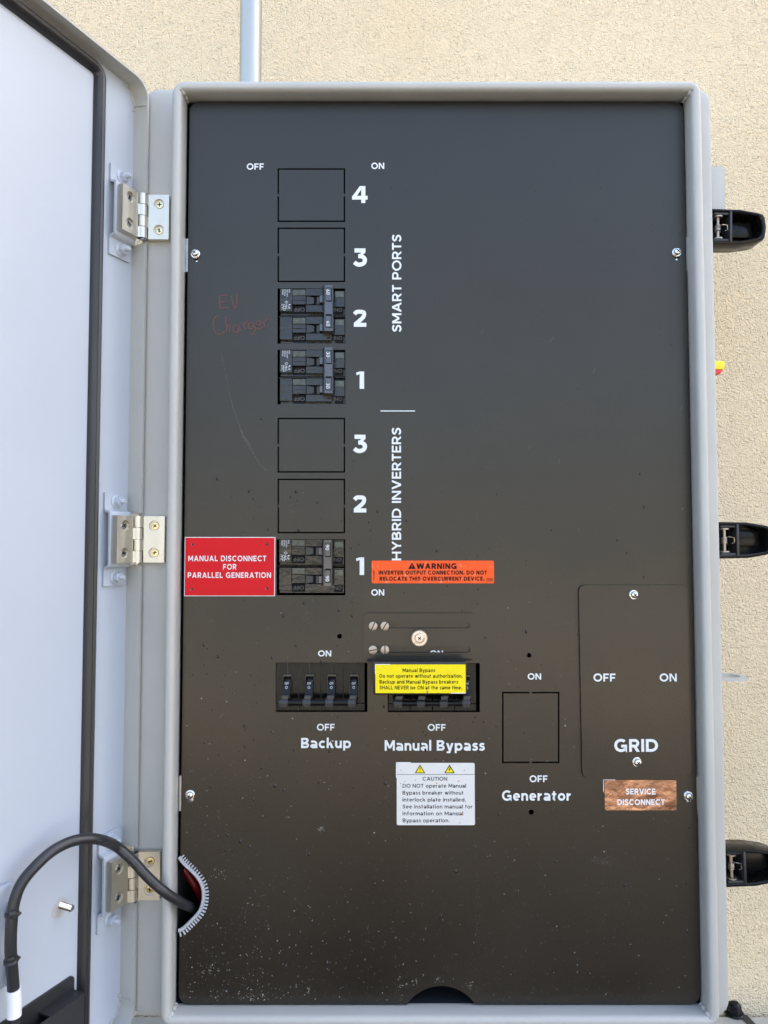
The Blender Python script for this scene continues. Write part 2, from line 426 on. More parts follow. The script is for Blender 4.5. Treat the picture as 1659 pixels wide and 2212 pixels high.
    if ch == 'a': return 0.72, [rib(_arc(.33,.20,.33-h,.215-h,0,345,22),True), seg(.70-t,0,.70,.46), rib([(.08,.60),(.2,.655)]+_arc(.36,.42,.34-h,.325-h,100,0,8))]
    if ch == 'c': return 0.66, [rib(_arc(.38,X/2,.38-h,X/2+.012-h,48,312,22))]
    if ch == 'k': return 0.72, [seg(0,0,t,1.03), dia(.44,X,.10,.30,t*1.25), dia(.24,.48,.70-t*1.2,0,t*1.25)]
    if ch == 'u': return 0.68, [rib([(h,X),(h,.30)]+_arc(.33,.30,.33-h,.31-h,180,360)+[(.66-h,.34)]), seg(.68-t,0,.68,X)]
    if ch == 'n': return 0.68, [seg(0,0,t,X), rib([(t*.5,.42)]+_arc(.35,.42,.33-h,.32-h,165,0)+[(.68-h,0)])]
    if ch == 'p': return 0.78, [seg(0,-.24,t,X), rib(_arc(.40,X/2,.38-h,X/2+.012-h,0,345,24),True)]
    if ch == 'l': return t, [seg(0,0,t,1.03)]
    if ch == 'y': return 0.74, [dia(0,X,.37-t*.5,.0), [[(.74,X),(.74-t*1.12,X),(.20,-.24),(.42,-.24)]], seg(.06,-.24,.36,-.24+t*.85)]
    if ch == 's': return 0.56, [_ribbon([tuple(v) for v in smooth_path([(x,y,0) for x, y in ((.51,.60),(.38,.645),(.22,.645),(.12,.54),(.18,.435),(.32,.385),(.46,.31),(.45,.16),(.32,.085),(.18,.09),(.04,.16))],4)], t*.92)]
    if ch == 'e': return 0.72, [rib(_arc(.36,X/2,.36-h,X/2+.012-h,350,46,24)[::-1] if False else _arc(.36,X/2,.36-h,X/2+.012-h,0,312,24)), seg(.10,X/2-t*.36,.70,X/2+t*.36)]
    if ch == 'r': return 0.48, [seg(0,0,t,X), rib([(t*.5,.40)]+_arc(.42,.36,.40-h,.36-h,150,88,6))]
    if ch == 't': return 0.48, [rib([(.12+h,.93),(.12+h,.24)]+_arc(.30,.24,.18-h*0.6,.24-h,180,290,8)), seg(0,X-t*.9,.46,X)]
    if ch == 'o': return 0.76, [rib(_arc(.38,X/2,.38-h,X/2+.012-h,0,345,26),True)]
    if ch == 'b': return 0.78, [seg(0,0,t,1.03), rib(_arc(.40,X/2,.38-h,X/2+.012-h,180,525,24),True)]
    if ch == 'd': return 0.78, [seg(.78-t,0,.78,1.03), rib(_arc(.38,X/2,.38-h,X/2+.012-h,0,345,24),True)]
    if ch == 'g': return 0.78, [rib(_arc(.38,X/2,.38-h,X/2+.012-h,0,345,24),True), rib([(.78-h,X),(.78-h,.02)]+_arc(.40,.02,.38-h,.25-h,0,-140,10))]
    if ch == 'f': return 0.46, [rib(_arc(.36,.80,.24-h,.23-h,80,180,7)+[(.12+h,0)]), seg(0,X-t*.9,.44,X)]
    if ch == 'h': return 0.68, [seg(0,0,t,1.03), rib([(t*.5,.42)]+_arc(.35,.42,.33-h,.32-h,165,0)+[(.68-h,0)])]
    if ch == 'i': return t, [seg(0,0,t,X), seg(-.02,.86,t+.02,.88+t)]
    if ch == 'm': return 1.06, [seg(0,0,t,X), rib([(t*.5,.42)]+_arc(.30,.42,.28-h,.32-h,165,0)+[(.58-h,0)]), rib(_arc(.81,.42,.26-h,.32-h,170,0)+[(1.07-h,0)])]
    if ch == 'v': return 0.70, [dia(0,X,.35-t*.56,0), dia(.70-t*1.12,X,.35-t*.56,0)]
    if ch == 'w': return 1.06, [dia(0,X,.29-t*.5,0), dia(.53-t*.56,X,.29-t*.5,0), dia(.53-t*.56,X,.77-t*.62,0), dia(1.06-t*1.12,X,.77-t*.62,0)]
    if ch == 'z': return 0.60, [seg(0,X-t,.58,X), seg(0,0,.60,t), dia(.58-t*1.3,X-t*.5,.02,t*.5,t*1.3)]
    if ch == '.': return t*1.2, [seg(0,0,t*1.2,t*1.2)]
    return 0.5, []
def sans(mb, text, u0, vb, u1, cap, y, t=0.2, rot=False, sp=0.13):
    """heavy geometric lettering on the plane y; baseline from (u0, vb) to (u1, vb), cap height in units. rot: reads upwards"""
    x = 0; items = []
    for ch in text:
        w, pcs = glyph(ch, t)
        items.append((x, pcs)); x += w + sp
    total = x - sp
    if not rot:
        o = PX(u0, vb, y); ex = (PX(u1, vb, y)-o).x/total; ez = (PX(u0, vb-cap, y)-o).z
        f = lambda a, b: (o.x+a*ex, o.z+b*ez)
    else:      # u0 = baseline u, vb = start (bottom) v, u1 = end (top) v, cap measured towards -u
        o = PX(u0, vb, y); ez = (PX(u0, u1, y)-o).z/total; ex = (PX(u0-cap, vb, y)-o).x
        f = lambda a, b: (o.x+b*ex, o.z+a*ez)
    for gx, pcs in items:
        for k, pc in enumerate(pcs):
            for pl in pc:
                q = [f(gx+p[0], p[1]) for p in pl]
                mb.add([(a, y-k*3e-5, b) for a, b in q], [tuple(range(len(q)))])
_cap = {}
def font_polys(text, off=0.0):
    cu = bpy.data.curves.new("tmp", 'FONT'); cu.body = text; cu.offset = off; cu.resolution_u = 3
    ob = bpy.data.objects.new("tmp", cu); me = bpy.data.meshes.new_from_object(ob)
    vs = [(v.co.x, v.co.y) for v in me.vertices]; fs = [tuple(p.vertices) for p in me.polygons]
    bpy.data.objects.remove(ob); bpy.data.curves.remove(cu); bpy.data.meshes.remove(me)
    return vs, fs
def font(mb, text, u0, vb, u1, cap, y, off=0.0, rot=0, M=None):
    """light lettering (builtin typeface). rot 0: baseline u0->u1 at vb. rot -90: reads downwards, u0 = baseline u, vb = start v, u1 = end v
    rot 90: reads upwards."""
    vs, fs = font_polys(text, off)
    ch = max(p[1] for p in font_polys("H", off)[0])
    x0 = min(p[0] for p in vs); w = max(p[0] for p in vs)-x0
    if rot == 0:
        o = PX(u0, vb, y); ex = (PX(u1, vb, y)-o).x/w; ez = (PX(u0, vb-cap, y)-o).z/ch
        pts = [(o.x+(a-x0)*ex, y, o.z+b*ez) for a, b in vs]
    elif rot == -90:
        o = PX(u0, vb, y); ez = (PX(u0, u1, y)-o).z/w; ex = (PX(u0+cap, vb, y)-o).x/ch
        pts = [(o.x+b*ex, y, o.z+(a-x0)*ez) for a, b in vs]
    else:
        o = PX(u0, vb, y); ez = (PX(u0, u1, y)-o).z/w; ex = (PX(u0-cap, vb, y)-o).x/ch
        pts = [(o.x+b*ex, y, o.z+(a-x0)*ez) for a, b in vs]
    mb.add(pts, fs)

# ------------------------------------------------------------------ setting: ground and wall
g = MB(); g.add([(-60,-120,-1.25),(60,-120,-1.25),(60,60,-1.25),(-60,60,-1.25)], [(0,1,2,3)])
tag(g.build("ground", GROUND), None, None, kind='structure')
g = MB(); g.box((-9, -3.6, -1.25), (9, .19, -1.246))  # unseen strip added so the panel's lower part reflects something dark
tag(g.build("reflection_strip", STRIP_DARK), None, None, kind='structure')
w = MB(); w.box((-4.5, 0.20, -1.25), (4.5, 0.42, 2.0))
tag(w.build("stucco_wall", STUCCO), "tan rough stucco house wall behind the open grey cabinet", "wall")

# conduit
ct = MB(); ct.cyl((-0.147, 0.10, 0.40), (-0.147, 0.10, 1.6), 0.0119, n=40)
tag(ct.build("conduit", GALV, origin=(-0.147, 0.10, 0.40)), "galvanised metal conduit pipe rising from the cabinet top up the wall", "conduit")

# ------------------------------------------------------------------ cabinet
cab = thing("electrical_cabinet", "tall grey steel electrical cabinet with black dead front, its door swung open to the left", "cabinet", (0.045, 0.19, -0.43))
RI = (-0.1885, 0.2870, -0.4165, 0.4225)     # rim opening
def rr(i, r): return rrect(RI[0]-i, RI[1]+i, RI[2]-i, RI[3]+i, max(r, 0.0004), 8)
BX = (-0.2315, 0.3155, -0.4305, 0.4390)
def br(i, r): return rrect(BX[0]+i, BX[1]-i, BX[2]+i, BX[3]-i, r, 8)
b = MB()
b.loops([(rr(0.0102, .0015), .188), (rr(0.0102, .0015), .0062), (br(.004, .011), .0062), (br(.0012, .013), .0072), (br(0, .014), .0100), (br(0, .014), .190), (rr(0.0102, .0015), .190)])
body = b.build("body", GREY, cab)
b = MB(); b.box((RI[0]-.009, .150, RI[2]-.009), (RI[1]+.009, .156, RI[3]+.009))
b.build("back_plate", INNER_SHADE, body)
b = MB(); b.loops([(rr(-.0003, .0004), .0030), (rr(-.0003, .0004), .149), (rr(.004, .0004), .149), (rr(.004, .0004), .0290)])  # added dark liner stands in for shade in the notch and rim gaps
b.build("shade_liner", mat("dark shade liner", (0.020, 0.021, 0.025), 0.5), body)
b = MB()
b.loops([(rr(0, .0004), .0046), (rr(0, .0004), -.0110), (rr(.0004, .0004), -.0135), (rr(.0014, .001), -.0154), (rr(.0030, .003), -.0163), (rr(.0062, .0085), -.0163),
         (rr(.0080, .0105), -.0154), (rr(.0092, .0118), -.0135), (rr(.0096, .0122), -.0110), (rr(.0096, .0122), .0280)], closed=True)
rim = b.build("rim", GREY, cab)
# weld beads in the mitred corners of the rim
b = MB()
for cx, cz, sx, sz in ((RI[0], RI[3], 1, -1), (RI[1], RI[3], -1, -1), (RI[0], RI[2], 1, 1), (RI[1], RI[2], -1, 1)):
    pth = [Vector((cx - sx*.0016, -.0150, cz - sz*.0016)), Vector((cx + sx*.0002, -.0128, cz + sz*.0002)), Vector((cx + sx*.0009, -.006, cz + sz*.0009)), Vector((cx + sx*.0006, .001, cz + sz*.0006))]
    pp = smooth_path(pth, 6)
    b.tube(pp, lambda k: 0.0016 + 0.0006*math.sin(k*19), 8)
pieces(b, "weld", GREY, rim)

# ---- front panel with real cut-outs
def pxloop(uv, y=0.0): return [(p.x, p.z) for p in (PX(u, v, y) for u, v in uv)]
def pxrect(u0, v0, u1, v1, y=0.0): return pxloop([(u0, v1), (u1, v1), (u1, v0), (u0, v0)], y)
PNL = (-0.1853, 0.2855, -0.4152, 0.4213)
outer = rrect(*PNL, 0.0095, 8)
# notch for the cable at the left edge, half-moon at the bottom edge
lft = pxloop([(386, 2010), (395, 2006), (412, 1990), (428, 1973), (436, 1958), (440, 1938), (438, 1916), (429, 1897), (414, 1880), (398, 1865), (387, 1851)])
c = PX(953, 2223); cr_ = PX(953, 2130).z - c.z; bot = []
for i in range(41):
    an = R(170 - 160*i/40); bot.append((c.x + cr_*math.cos(an), c.z + cr_*math.sin(an)))
bz = PNL[2]
bot = [p for p in bot if p[1] > bz]
# outer runs: bottom-right corner, top-right, top-left, bottom-left (counter-clockwise)
n8 = 9
oBR, oTR, oTL, oBL = outer[0:n8], outer[n8:2*n8], outer[2*n8:3*n8], outer[3*n8:4*n8]
left_notch = [(PNL[0], p[1]) if i in (0, len(lft)-1) else p for i, p in enumerate(lft)]
outline = oBR + oTR + oTL + left_notch[::-1] + oBL + [(bot[0][0]-.0006, bz)] + bot + [(bot[-1][0]+.0006, bz)]
holes = []
def slit_c(u0, v0, u1, v1, w, gap, vertical=True):
    """two C-shaped slits round a knock-out, small uncut tabs left between them"""
    if vertical:
        vm = (v0+v1)/2
        holes.append(pxloop([(u0, vm-gap), (u0+w, vm-gap), (u0+w, v0+w), (u1-w, v0+w), (u1-w, vm-gap), (u1, vm-gap), (u1, v0), (u0, v0)]))
        holes.append(pxloop([(u0, vm+gap), (u0, v1), (u1, v1), (u1, vm+gap), (u1-w, vm+gap), (u1-w, v1-w), (u0+w, v1-w), (u0+w, vm+gap)]))
    else:
        um = (u0+u1)/2
        holes.append(pxloop([(um-gap, v0), (u0, v0), (u0, v1), (um-gap, v1), (um-gap, v1-w), (u0+w, v1-w), (u0+w, v0+w), (um-gap, v0+w)]))
        holes.append(pxloop([(um+gap, v0), (um+gap, v0+w), (u1-w, v0+w), (u1-w, v1-w), (um+gap, v1-w), (um+gap, v1), (u1, v1), (u1, v0)]))
for v0, v1 in ((363.5, 479.5), (491.5, 609.5), (902.5, 1021), (1034, 1152)): slit_c(599.5, v0, 745.5, v1, 3.2, 2.6)
slit_c(1084.5, 1494.5, 1208.5, 1648.5, 3.4, 2.4, False)
BRK = [(599.4, 623, 745.7, 742.5), (599.4, 755.5, 745.9, 873.5), (597.7, 1165, 745.8, 1286)]
GNG = [(595.5, 1431.5, 793.6, 1538), (837.5, 1432.5, 1036.5, 1538.5)]
for q in BRK + GNG: holes.append(pxrect(*q))
for u, v, r in ((733.5, 1374.5, 5.2), (1142.5, 1415.5, 5.0), (1147.7, 1754.5, 5.4)):
    p = PX(u, v); holes.append(circ(p.x, p.z, r*S))
SCR = [(422.5, 549), (1461, 546), (411, 1716), (1486, 1718.5)]
for i, (u, v) in enumerate(SCR):
    p = PX(u+2, v+3); holes.append([(x, z) for x, z in rrect(p.x-4.6*S, p.x+4.6*S, p.z-14*S, p.z+14*S, 4.5*S, 5)])
b = MB(); b.plate(outline, holes, 0.0, 0.0022)
panel = b.build("front_panel", BLACKP, cab, smooth=30)
panel['label'] = "black dead front panel with knock-outs and white lettering"
# mounting strips behind the slotted screw holes
b = MB()
for u, v in SCR:
    p = PX(u, v); sx = -1 if u < 829 else 1
    b.box((p.x-.011, .0026, p.z-.016), (p.x+.011, .0045, p.z+.016))
    b.box((p.x+sx*.0105, .0045, p.z-.011), (p.x+sx*.0150, .0062, p.z+.011))
pieces(b, "mounting_strip", ZINC, body)
def phillips(mb, mbd, p, r, ang, y0=None, M=None, dirv=(0,-1,0)):
    pass
def pan_screw(p, parent, r=.0033, wr=.0043, ang=0.6, washer=True, m=ZINC):
    """pan-head cross screw with washers, pointing out of the panel"""
    x, y, z = p
    s = MB()
    if washer:
        s.lathe((x, y, z), (0,-1,0), [(wr, 0), (wr, .0008), (wr-.0003, .0011), (r*.98, .0011)])
        s.lathe((x, y-.0011, z), (0,-1,0), [(r*1.08, 0), (r*1.08, .0012)])
        y -= .0023
    s.lathe((x, y, z), (0,-1,0), [(r, 0), (r, .0010), (r*.93, .0017), (r*.72, .0023), (r*.4, .0026), (r*.02, .0027)])
    o = s.build("screw", m, parent)
    c = MB()
    for k in range(2):
        a = ang + k*math.pi/2
        M = Matrix.Translation((x, y-.0024 - k*.00002, z)) @ Matrix.Rotation(a, 4, 'Y')
        c.box((-r*.55, -.00040, -r*.12), (r*.55, .0010, r*.12), M)
    return o, c
for (u, v), a in zip(SCR, (0.75, 0.9, 0.35, 0.6)):
    p = PX(u, v)
    o, c = pan_screw((p.x, -.0001, p.z), panel, ang=a)
    pieces(c, "screw_recess", INNER_SHADE, panel)

# ---- white lettering printed on the panel
YL = -0.00018
def word(text, u0, vb, u1, cap, y=YL, t=0.2, rot=False, parent=None, m=WHITE, sp=0.13):
    mb = MB(); sans(mb, text, u0, vb, u1, cap, y, t, rot, sp)
    return mb.build("lettering", m, parent or panel, smooth=0, merge=False)
word("OFF", 533, 366.5, 570, 13.5); word("ON", 802, 365, 830, 13.5)
word("4", 760.5, 438.5, 794, 36.5, t=.235); word("3", 763.5, 575, 792.5, 38.5, t=.235); word("2", 763.5, 706, 792, 37, t=.235); word("1", 769, 840, 786.5, 37.5, t=.23)
word("3", 763.5, 977.5, 792.5, 38.5, t=.235); word("2", 763.5, 1107, 792, 37, t=.235); word("1", 769, 1242, 786.5, 38, t=.23)
word("SMART PORTS", 867, 717, 506.5, 20, t=.185, rot=True); word("HYBRID INVERTERS", 866.5, 1210.5, 923.5, 20, t=.185, rot=True)
word("ON", 802, 1286.5, 830, 13.5); word("ON", 687, 1418, 715.5, 13); word("ON", 929, 1418, 957, 13)
word("OFF", 684.5, 1578, 723, 14.5); word("OFF", 924, 1578.5, 963, 14.5)
word("Backup", 650.5, 1616, 758, 22, t=.205); word("Manual Bypass", 831, 1621.5, 1047, 22.5, t=.205)
word("ON", 1140, 1468, 1169, 13.5); word("OFF", 1144, 1689.5, 1183, 14.5); word("Generator", 1084.5, 1729.5, 1234, 22, t=.205)
b = MB(); b.pxr(822, 886.7, 896.5, 888.7, YL, YL+.0001); b.build("lettering", WHITE, panel, smooth=0)

# ---- faded marker handwriting
def hz(x, y): return (399.6+.19526*x, 594+.19526*y)
strokes = [[(380,230),(384,300),(388,368)],[(380,232),(430,224),(478,226)],[(385,300),(430,298),(462,294)],[(388,368),(440,362),(492,360)],
  [(510,225),(528,300),(556,375),(572,290),(577,200)],
  [(372,455),(330,478),(312,560),(340,638),(395,656),(448,622)],[(448,458),(458,540),(468,632)],[(468,580),(492,546),(500,580),(492,634)],
  [(578,548),(545,565),(535,610),(560,636),(592,618),(596,550)],[(596,560),(602,600),(628,612)],[(648,528),(656,570),(668,612)],[(652,560),(672,530),(700,512)],
  [(752,528),(710,545),(704,588),(748,590),(760,530)],[(762,535),(776,610),(752,660),(724,636)],[(786,566),(836,548),(834,512),(796,524),(790,580),(822,602),(862,580)],
  [(868,520),(880,560),(884,584)],[(876,548),(896,506),(930,484)]]
b = MB(); kk = 0
for st in strokes:
    pp = [tuple(p)[:2] for p in smooth_path([(x, y, 0) for x, y in st], 5)]
    for q in _ribbon(pp, 15):
        pts = [PX(*hz(a, c_), 0) for a, c_ in [(p[0], p[1]) for p in q]]
        b.add([(p.x, -.00015-kk*2e-5, p.z) for p in pts], [(0,1,2,3)])
    kk += 1
b.build("handwriting", PEN, panel, smooth=0, merge=False)

# ---- round mounting hole collars
# ---- grid cover plate
b = MB(); q = pxloop([(1258, 1681.5), (1492.5, 1679), (1484.5, 1264), (1250, 1264)], -.002)
def round_poly(q, r, n=6):
    out = []; m = len(q)
    for i in range(m):
        p = Vector(q[i]); a = (Vector(q[i-1])-p).normalized(); c_ = (Vector(q[(i+1) % m])-p).normalized()
        s0 = p+a*r; s1 = p+c_*r
        for k in range(n+1):
            t = k/n; out.append(tuple(s0*(1-t)**2 + p*2*t*(1-t) + s1*t*t))
    return out
b.prism(round_poly(q, .0062), -.0024, -.0003, bev=.0003, seg=1)
cover = b.build("cover_plate", BLACKP, cab)
word("OFF", 1282, 1472, 1330, 17, y=-.0026, parent=cover); word("ON", 1425, 1472, 1462, 17, y=-.0026, parent=cover)
word("GRID", 1327, 1624, 1421.5, 27.5, y=-.0026, t=.215, parent=cover)
for (u, v), a in zip(((1368.5, 1284.5), (1375.5, 1645.5)), (0.9, 0.7)):
    p = PX(u, v, -.0024); o, c = pan_screw((p.x, -.0024, p.z), cover, ang=a); pieces(c, "screw_recess", INNER_SHADE, cover)

# ---- dried droplets, grit and scuffs on the panel
def dome(mb, x, z, r, h, y=0.0, n=6, el=1.0):
    a0 = random.random()*6.28
    pts = [(x+r*math.cos(a0+6.283*i/n)*random.uniform(.8,1.2), y-.00002, z+el*r*math.sin(a0+6.283*i/n)*random.uniform(.8,1.2)) for i in range(n)]
    pts += [(x+(p[0]-x)*.6, y-h*.75, z+(p[2]-z)*.6) for p in pts] + [(x, y-h, z)]
    f = [(i, (i+1) % n, (i+1) % n+n, i+n) for i in range(n)] + [(i+n, (i+1) % n+n, 2*n) for i in range(n)]
    mb.add(pts, f)
def fleck(mb, x, z, r, y=-.00010):
    a0 = random.random()*6.28; n = 4
    mb.add([(x+r*math.cos(a0+6.283*i/n)*random.uniform(.4,1.3), y-random.random()*.00004, z+r*math.sin(a0+6.283*i/n)*random.uniform(.4,1.3)) for i in range(n)], [tuple(range(n))])
def blocked(x, z):
    for q in BRK+GNG:
        a = PX(q[0]-3, q[1]-3); c_ = PX(q[2]+3, q[3]+3)
        if a.x < x < c_.x and c_.z < z < a.z: return True
    for q in ((398,1158,596,1290),(785,1320,1040,1505),(803,1209,1069,1262),(1248,1262,1495,1754),(855,1646,1028,1785)):
        a = PX(q[0], q[1]); c_ = PX(q[2], q[3])
        if a.x < x < c_.x and c_.z < z < a.z: return True
    nc = PX(953, 2223)
    if math.hypot(x-nc.x, z-nc.z) < .0405 : return True
    if x < PX(446, 1900).x and PX(400, 2016).z < z < PX(400, 1840).z: return True
    return not (PNL[0]+.003 < x < PNL[1]-.003 and PNL[2]+.003 < z < PNL[3]-.004)
dp, gr, gr2 = MB(), MB(), MB()
cols = [random.uniform(PNL[0], PNL[1]) for _ in range(26)] + [PX(u, 1500).x for u in (545, 590, 640, 694, 760, 803, 915, 942, 1010, 1026, 1040, 1140, 1150, 1160)]
zt, zb = PX(800, 900).z, PNL[2]
for _ in range(1250):
    k = random.random()**0.62
    z = zt + (zb-zt)*k
    x = random.choice(cols)+random.gauss(0, .0016) if random.random() < .45 else random.uniform(PNL[0], PNL[1])
    if random.random() > (1.0 if x < .09 else .45): continue
    if blocked(x, z): continue
    r = min(.0013, .00032*random.paretovariate(2.2))
    dome(dp, x, z, r, r*.9, el=random.uniform(1, 1.7))
for _ in range(60):
    x, z = random.uniform(-.05, PNL[1]), random.uniform(PX(800,1000).z, PX(800,300).z)
    if not blocked(x, z): dome(dp, x, z, random.uniform(.0002,.0005), .0004, el=1.4)
for _ in range(3000):
    k = random.random()**0.33
    z = zt + (zb-zt)*k
    x = PNL[0] + (PNL[1]-PNL[0])*random.random()**1.5
    if blocked(x, z): continue
    fleck(gr if random.random() < .22 else gr2, x, z, min(.0009, .00014*random.paretovariate(2.2)))
for u, v, nn, sp in ((898,2121,14,.0022),(946,2117,18,.0028),(870,2130,10,.003),(1015,2128,10,.003),(694,1790,16,.002),(455,2090,30,.006),(560,2150,40,.007),(500,2170,60,.022),(470,2110,60,.030),(620,2140,60,.034),(560,1980,40,.040),(640,2140,24,.008),(475,1890,14,.004)):
    for _ in range(nn):
        p = PX(u, v); x = p.x+random.gauss(0, sp); z = p.z+random.gauss(0, sp*.6)
        if not blocked(x, z): fleck(gr if random.random() < .6 else gr2, x, z, random.uniform(.0002,.0008))
# long chalky scuff and smudges, made of many small flecks
sc = smooth_path([(*hz(a, c_), 0) for a, c_ in ((405,860),(430,1000),(455,1130),(497,1330),(540,1490),(600,1660),(640,1770),(690,1850),(760,1980),(820,2080),(900,2160))], 60)
ch = MB()
for i, p in enumerate(sc):
    k = i/len(sc)
    dens = 0.3 if k < .28 else (1.0 if k < .8 else .6)
    for _ in range(3 if .55 < k < .8 else 2):
        if random.random() < dens:
            q = PX(p.x+random.gauss(0, .5+1.6*max(0, 1-abs(k-.68)*5)), p.y+random.gauss(0,.8)); fleck(ch, q.x, q.z, random.uniform(.00008,.00022))
for u, v, su, sv, nn in ((1300,1862,10,4,110),(1283,1856,6,5,40),(1316,1855,6,6,40),(659,1330,4,11,60),(1032,1950,4,40,110),(1032,2120,5,20,30),(865,2150,2,16,40),(940,2185,3,14,20),(630,1105,6,10,16),(495,1075,10,5,12),(600,430,30,60,14),(640,1620,40,50,60)):
    for _ in range(nn):
        q = PX(u+random.gauss(0, su), v+random.gauss(0, sv))
        if not blocked(q.x, q.z): fleck(ch, q.x, q.z, random.uniform(.00008,.00028))
for _ in range(26):   # short hairline scratches
    u, v = random.uniform(400, 1500), random.uniform(700, 2150); q = PX(u, v)
    if blocked(q.x, q.z): continue
    a = random.uniform(0, 3.14); l = random.uniform(.001, .006); d = Vector((math.cos(a)*l, math.sin(a)*l)); wd = .00009
    nx, nz = -math.sin(a)*wd, math.cos(a)*wd
    ch.add([(q.x-nx,-.00013,q.z-nz),(q.x+nx,-.00013,q.z+nz),(q.x+d.x+nx,-.00013,q.z+d.y+nz),(q.x+d.x-nx,-.00013,q.z+d.y-nz)], [(0,1,2,3)])
tag(dp.build("dried_droplets", DROP_AND_SLOT, panel, merge=False), None, None, kind='stuff')
tag(gr.build("pale_grit", DUST, panel, smooth=0, merge=False), None, None, kind='stuff')
tag(gr2.build("grey_dust", CHALK, panel, smooth=0, merge=False), None, None, kind='stuff')
tag(ch.build("scuff_marks", CHALK, panel, smooth=0, merge=False), None, None, kind='stuff')

# ------------------------------------------------------------------ door (part of the cabinet), open to the left
N0 = -0.0163                     # inner face of the door sheet, measured from the hinge pins
SF, SL = -0.0052, 0.545
ZT, ZB = 0.4405, -0.4345
HZ = [PX(308, 468, -.001).z, PX(298, 1165, -.001).z, PX(287, 1893, -.001).z]
b = MB()
b.loops([(rrect(SF+.0005, SL-.0005, ZB+.0005, ZT-.0005, .016, 8), N0-.0022), (rrect(SF, SL, ZB, ZT, .0165, 8), N0-.0016), (rrect(SF, SL, ZB, ZT, .0165, 8), N0)], M=DM, capends=True)
door = b.build("door", DOORIN, cab)
b = MB()
rl = rrect(SF, SL, ZB, ZT, .0165, 8); k = 9
cBR, cTR, cTL, cBL = rl[0:k], rl[k:2*k], rl[2*k:3*k], rl[3*k:4*k]   # counter-clockwise; left side is the hinge side
notch = []
for z in HZ[:]: notch.append((z+.0243, z-.0243))
E1 = .0009
def fl(path): b.strip(path, .0020, N0-.0002, E1, M=DM)
hinge_side = [ (ZT-.0165, notch[0][0]), (notch[0][1], notch[1][0]), (notch[1][1], notch[2][0]), (notch[2][1], ZB+.0165) ]
fl([(SF, notch[2][1]-.001)] + cBL + cBR + cTR + cTL + [(SF, notch[0][0])])
fl([(SF, notch[0][1]), (SF, notch[1][0])])
fl([(SF, notch[1][1]), (SF, notch[2][0])])
b.build("return_flange", GREY, door)
# weld runs at the door corners
b = MB()
for sz, zc in ((1, ZT), (-1, ZB)):
    pp = smooth_path([(SF+.0030, N0+.0004, zc-sz*.024), (SF+.0030, N0+.0004, zc-sz*.014), (SF+.0068, N0+.0004, zc-sz*.0066), (SF+.014, N0+.0004, zc-sz*.0032)], 6)
    b.tube(pp, lambda k: .0010+.0004*math.sin(k*23), 8, M=DM)
    pp = smooth_path([(SF+.0026, N0+.0005, zc-sz*.019), (SF+.0024, -.009, zc-sz*.020), (SF+.0024, E1-.001, zc-sz*.0215)], 5)
    b.tube(pp, lambda k: .0009+.0004*math.sin(k*17), 8, M=DM)
pieces(b, "weld", GREY, door)
# gasket: a foam strip run round the door
def gl(i, r): return rrect(.0362+i, SL-.034-i, ZB+.0065+i, ZT-.0065-i, max(r-i, .001), 8)
b = MB()
b.loops([(gl(-.0004, .0125), N0+.0001), (gl(-.0002, .0125), N0+.0035), (gl(.0010, .0125), N0+.0062), (gl(.0032, .0125), N0+.0073), (gl(.0052, .0125), N0+.0066), (gl(.0064, .0125), N0+.0071), (gl(.0086, .0125), N0+.0052), (gl(.0098, .0125), N0+.0020), (gl(.0100, .0125), N0+.0001)], M=DM)
b.build("gasket", RUBBER, door)
# threaded stud with its weld stain
ps = DR(131, 1955, N0)
b = MB(); prof = []
for i in range(26): prof.append((.0027 if i % 2 else .0021, .0005+i*.0005))
b.lathe((ps.x, N0-.0003, ps.z), (0,1,0), [(.0029, 0)] + prof + [(.0019, .0140)], n=18, M=DM)
b.build("stud", ZINC, door)
b = MB()
pts = [(ps.x+.0085*math.cos(6.283*i/22)*random.uniform(.75,1.15)+.001, N0+.00012, ps.z+.0085*math.sin(6.283*i/22)*random.uniform(.75,1.15)-.002) for i in range(22)]
b.add(pts, [tuple(range(22))], M=DM); pieces(b, "weld_stain", STAIN, door, smooth=0)
# stiffener with cable lugs at the picture's left edge
a0 = DR(25, 1905, N0+.004); a1 = DR(23, 2120, N0+.004)
b = MB(); b.box((a0.x, N0+.0001, a1.z), (a0.x+.05, N0+.0065, a0.z), M=DM, bev=.0012)
b.box((a0.x-.0005, N0+.0066, a0.z-.031), (a0.x+.006, N0+.0125, a0.z-.0115), M=DM, bev=.001)
b.box((a0.x-.0005, N0+.0066, a0.z-.072), (a0.x+.006, N0+.0125, a0.z-.052), M=DM, bev=.001)
b.build("stiffener", DOORIN, door)

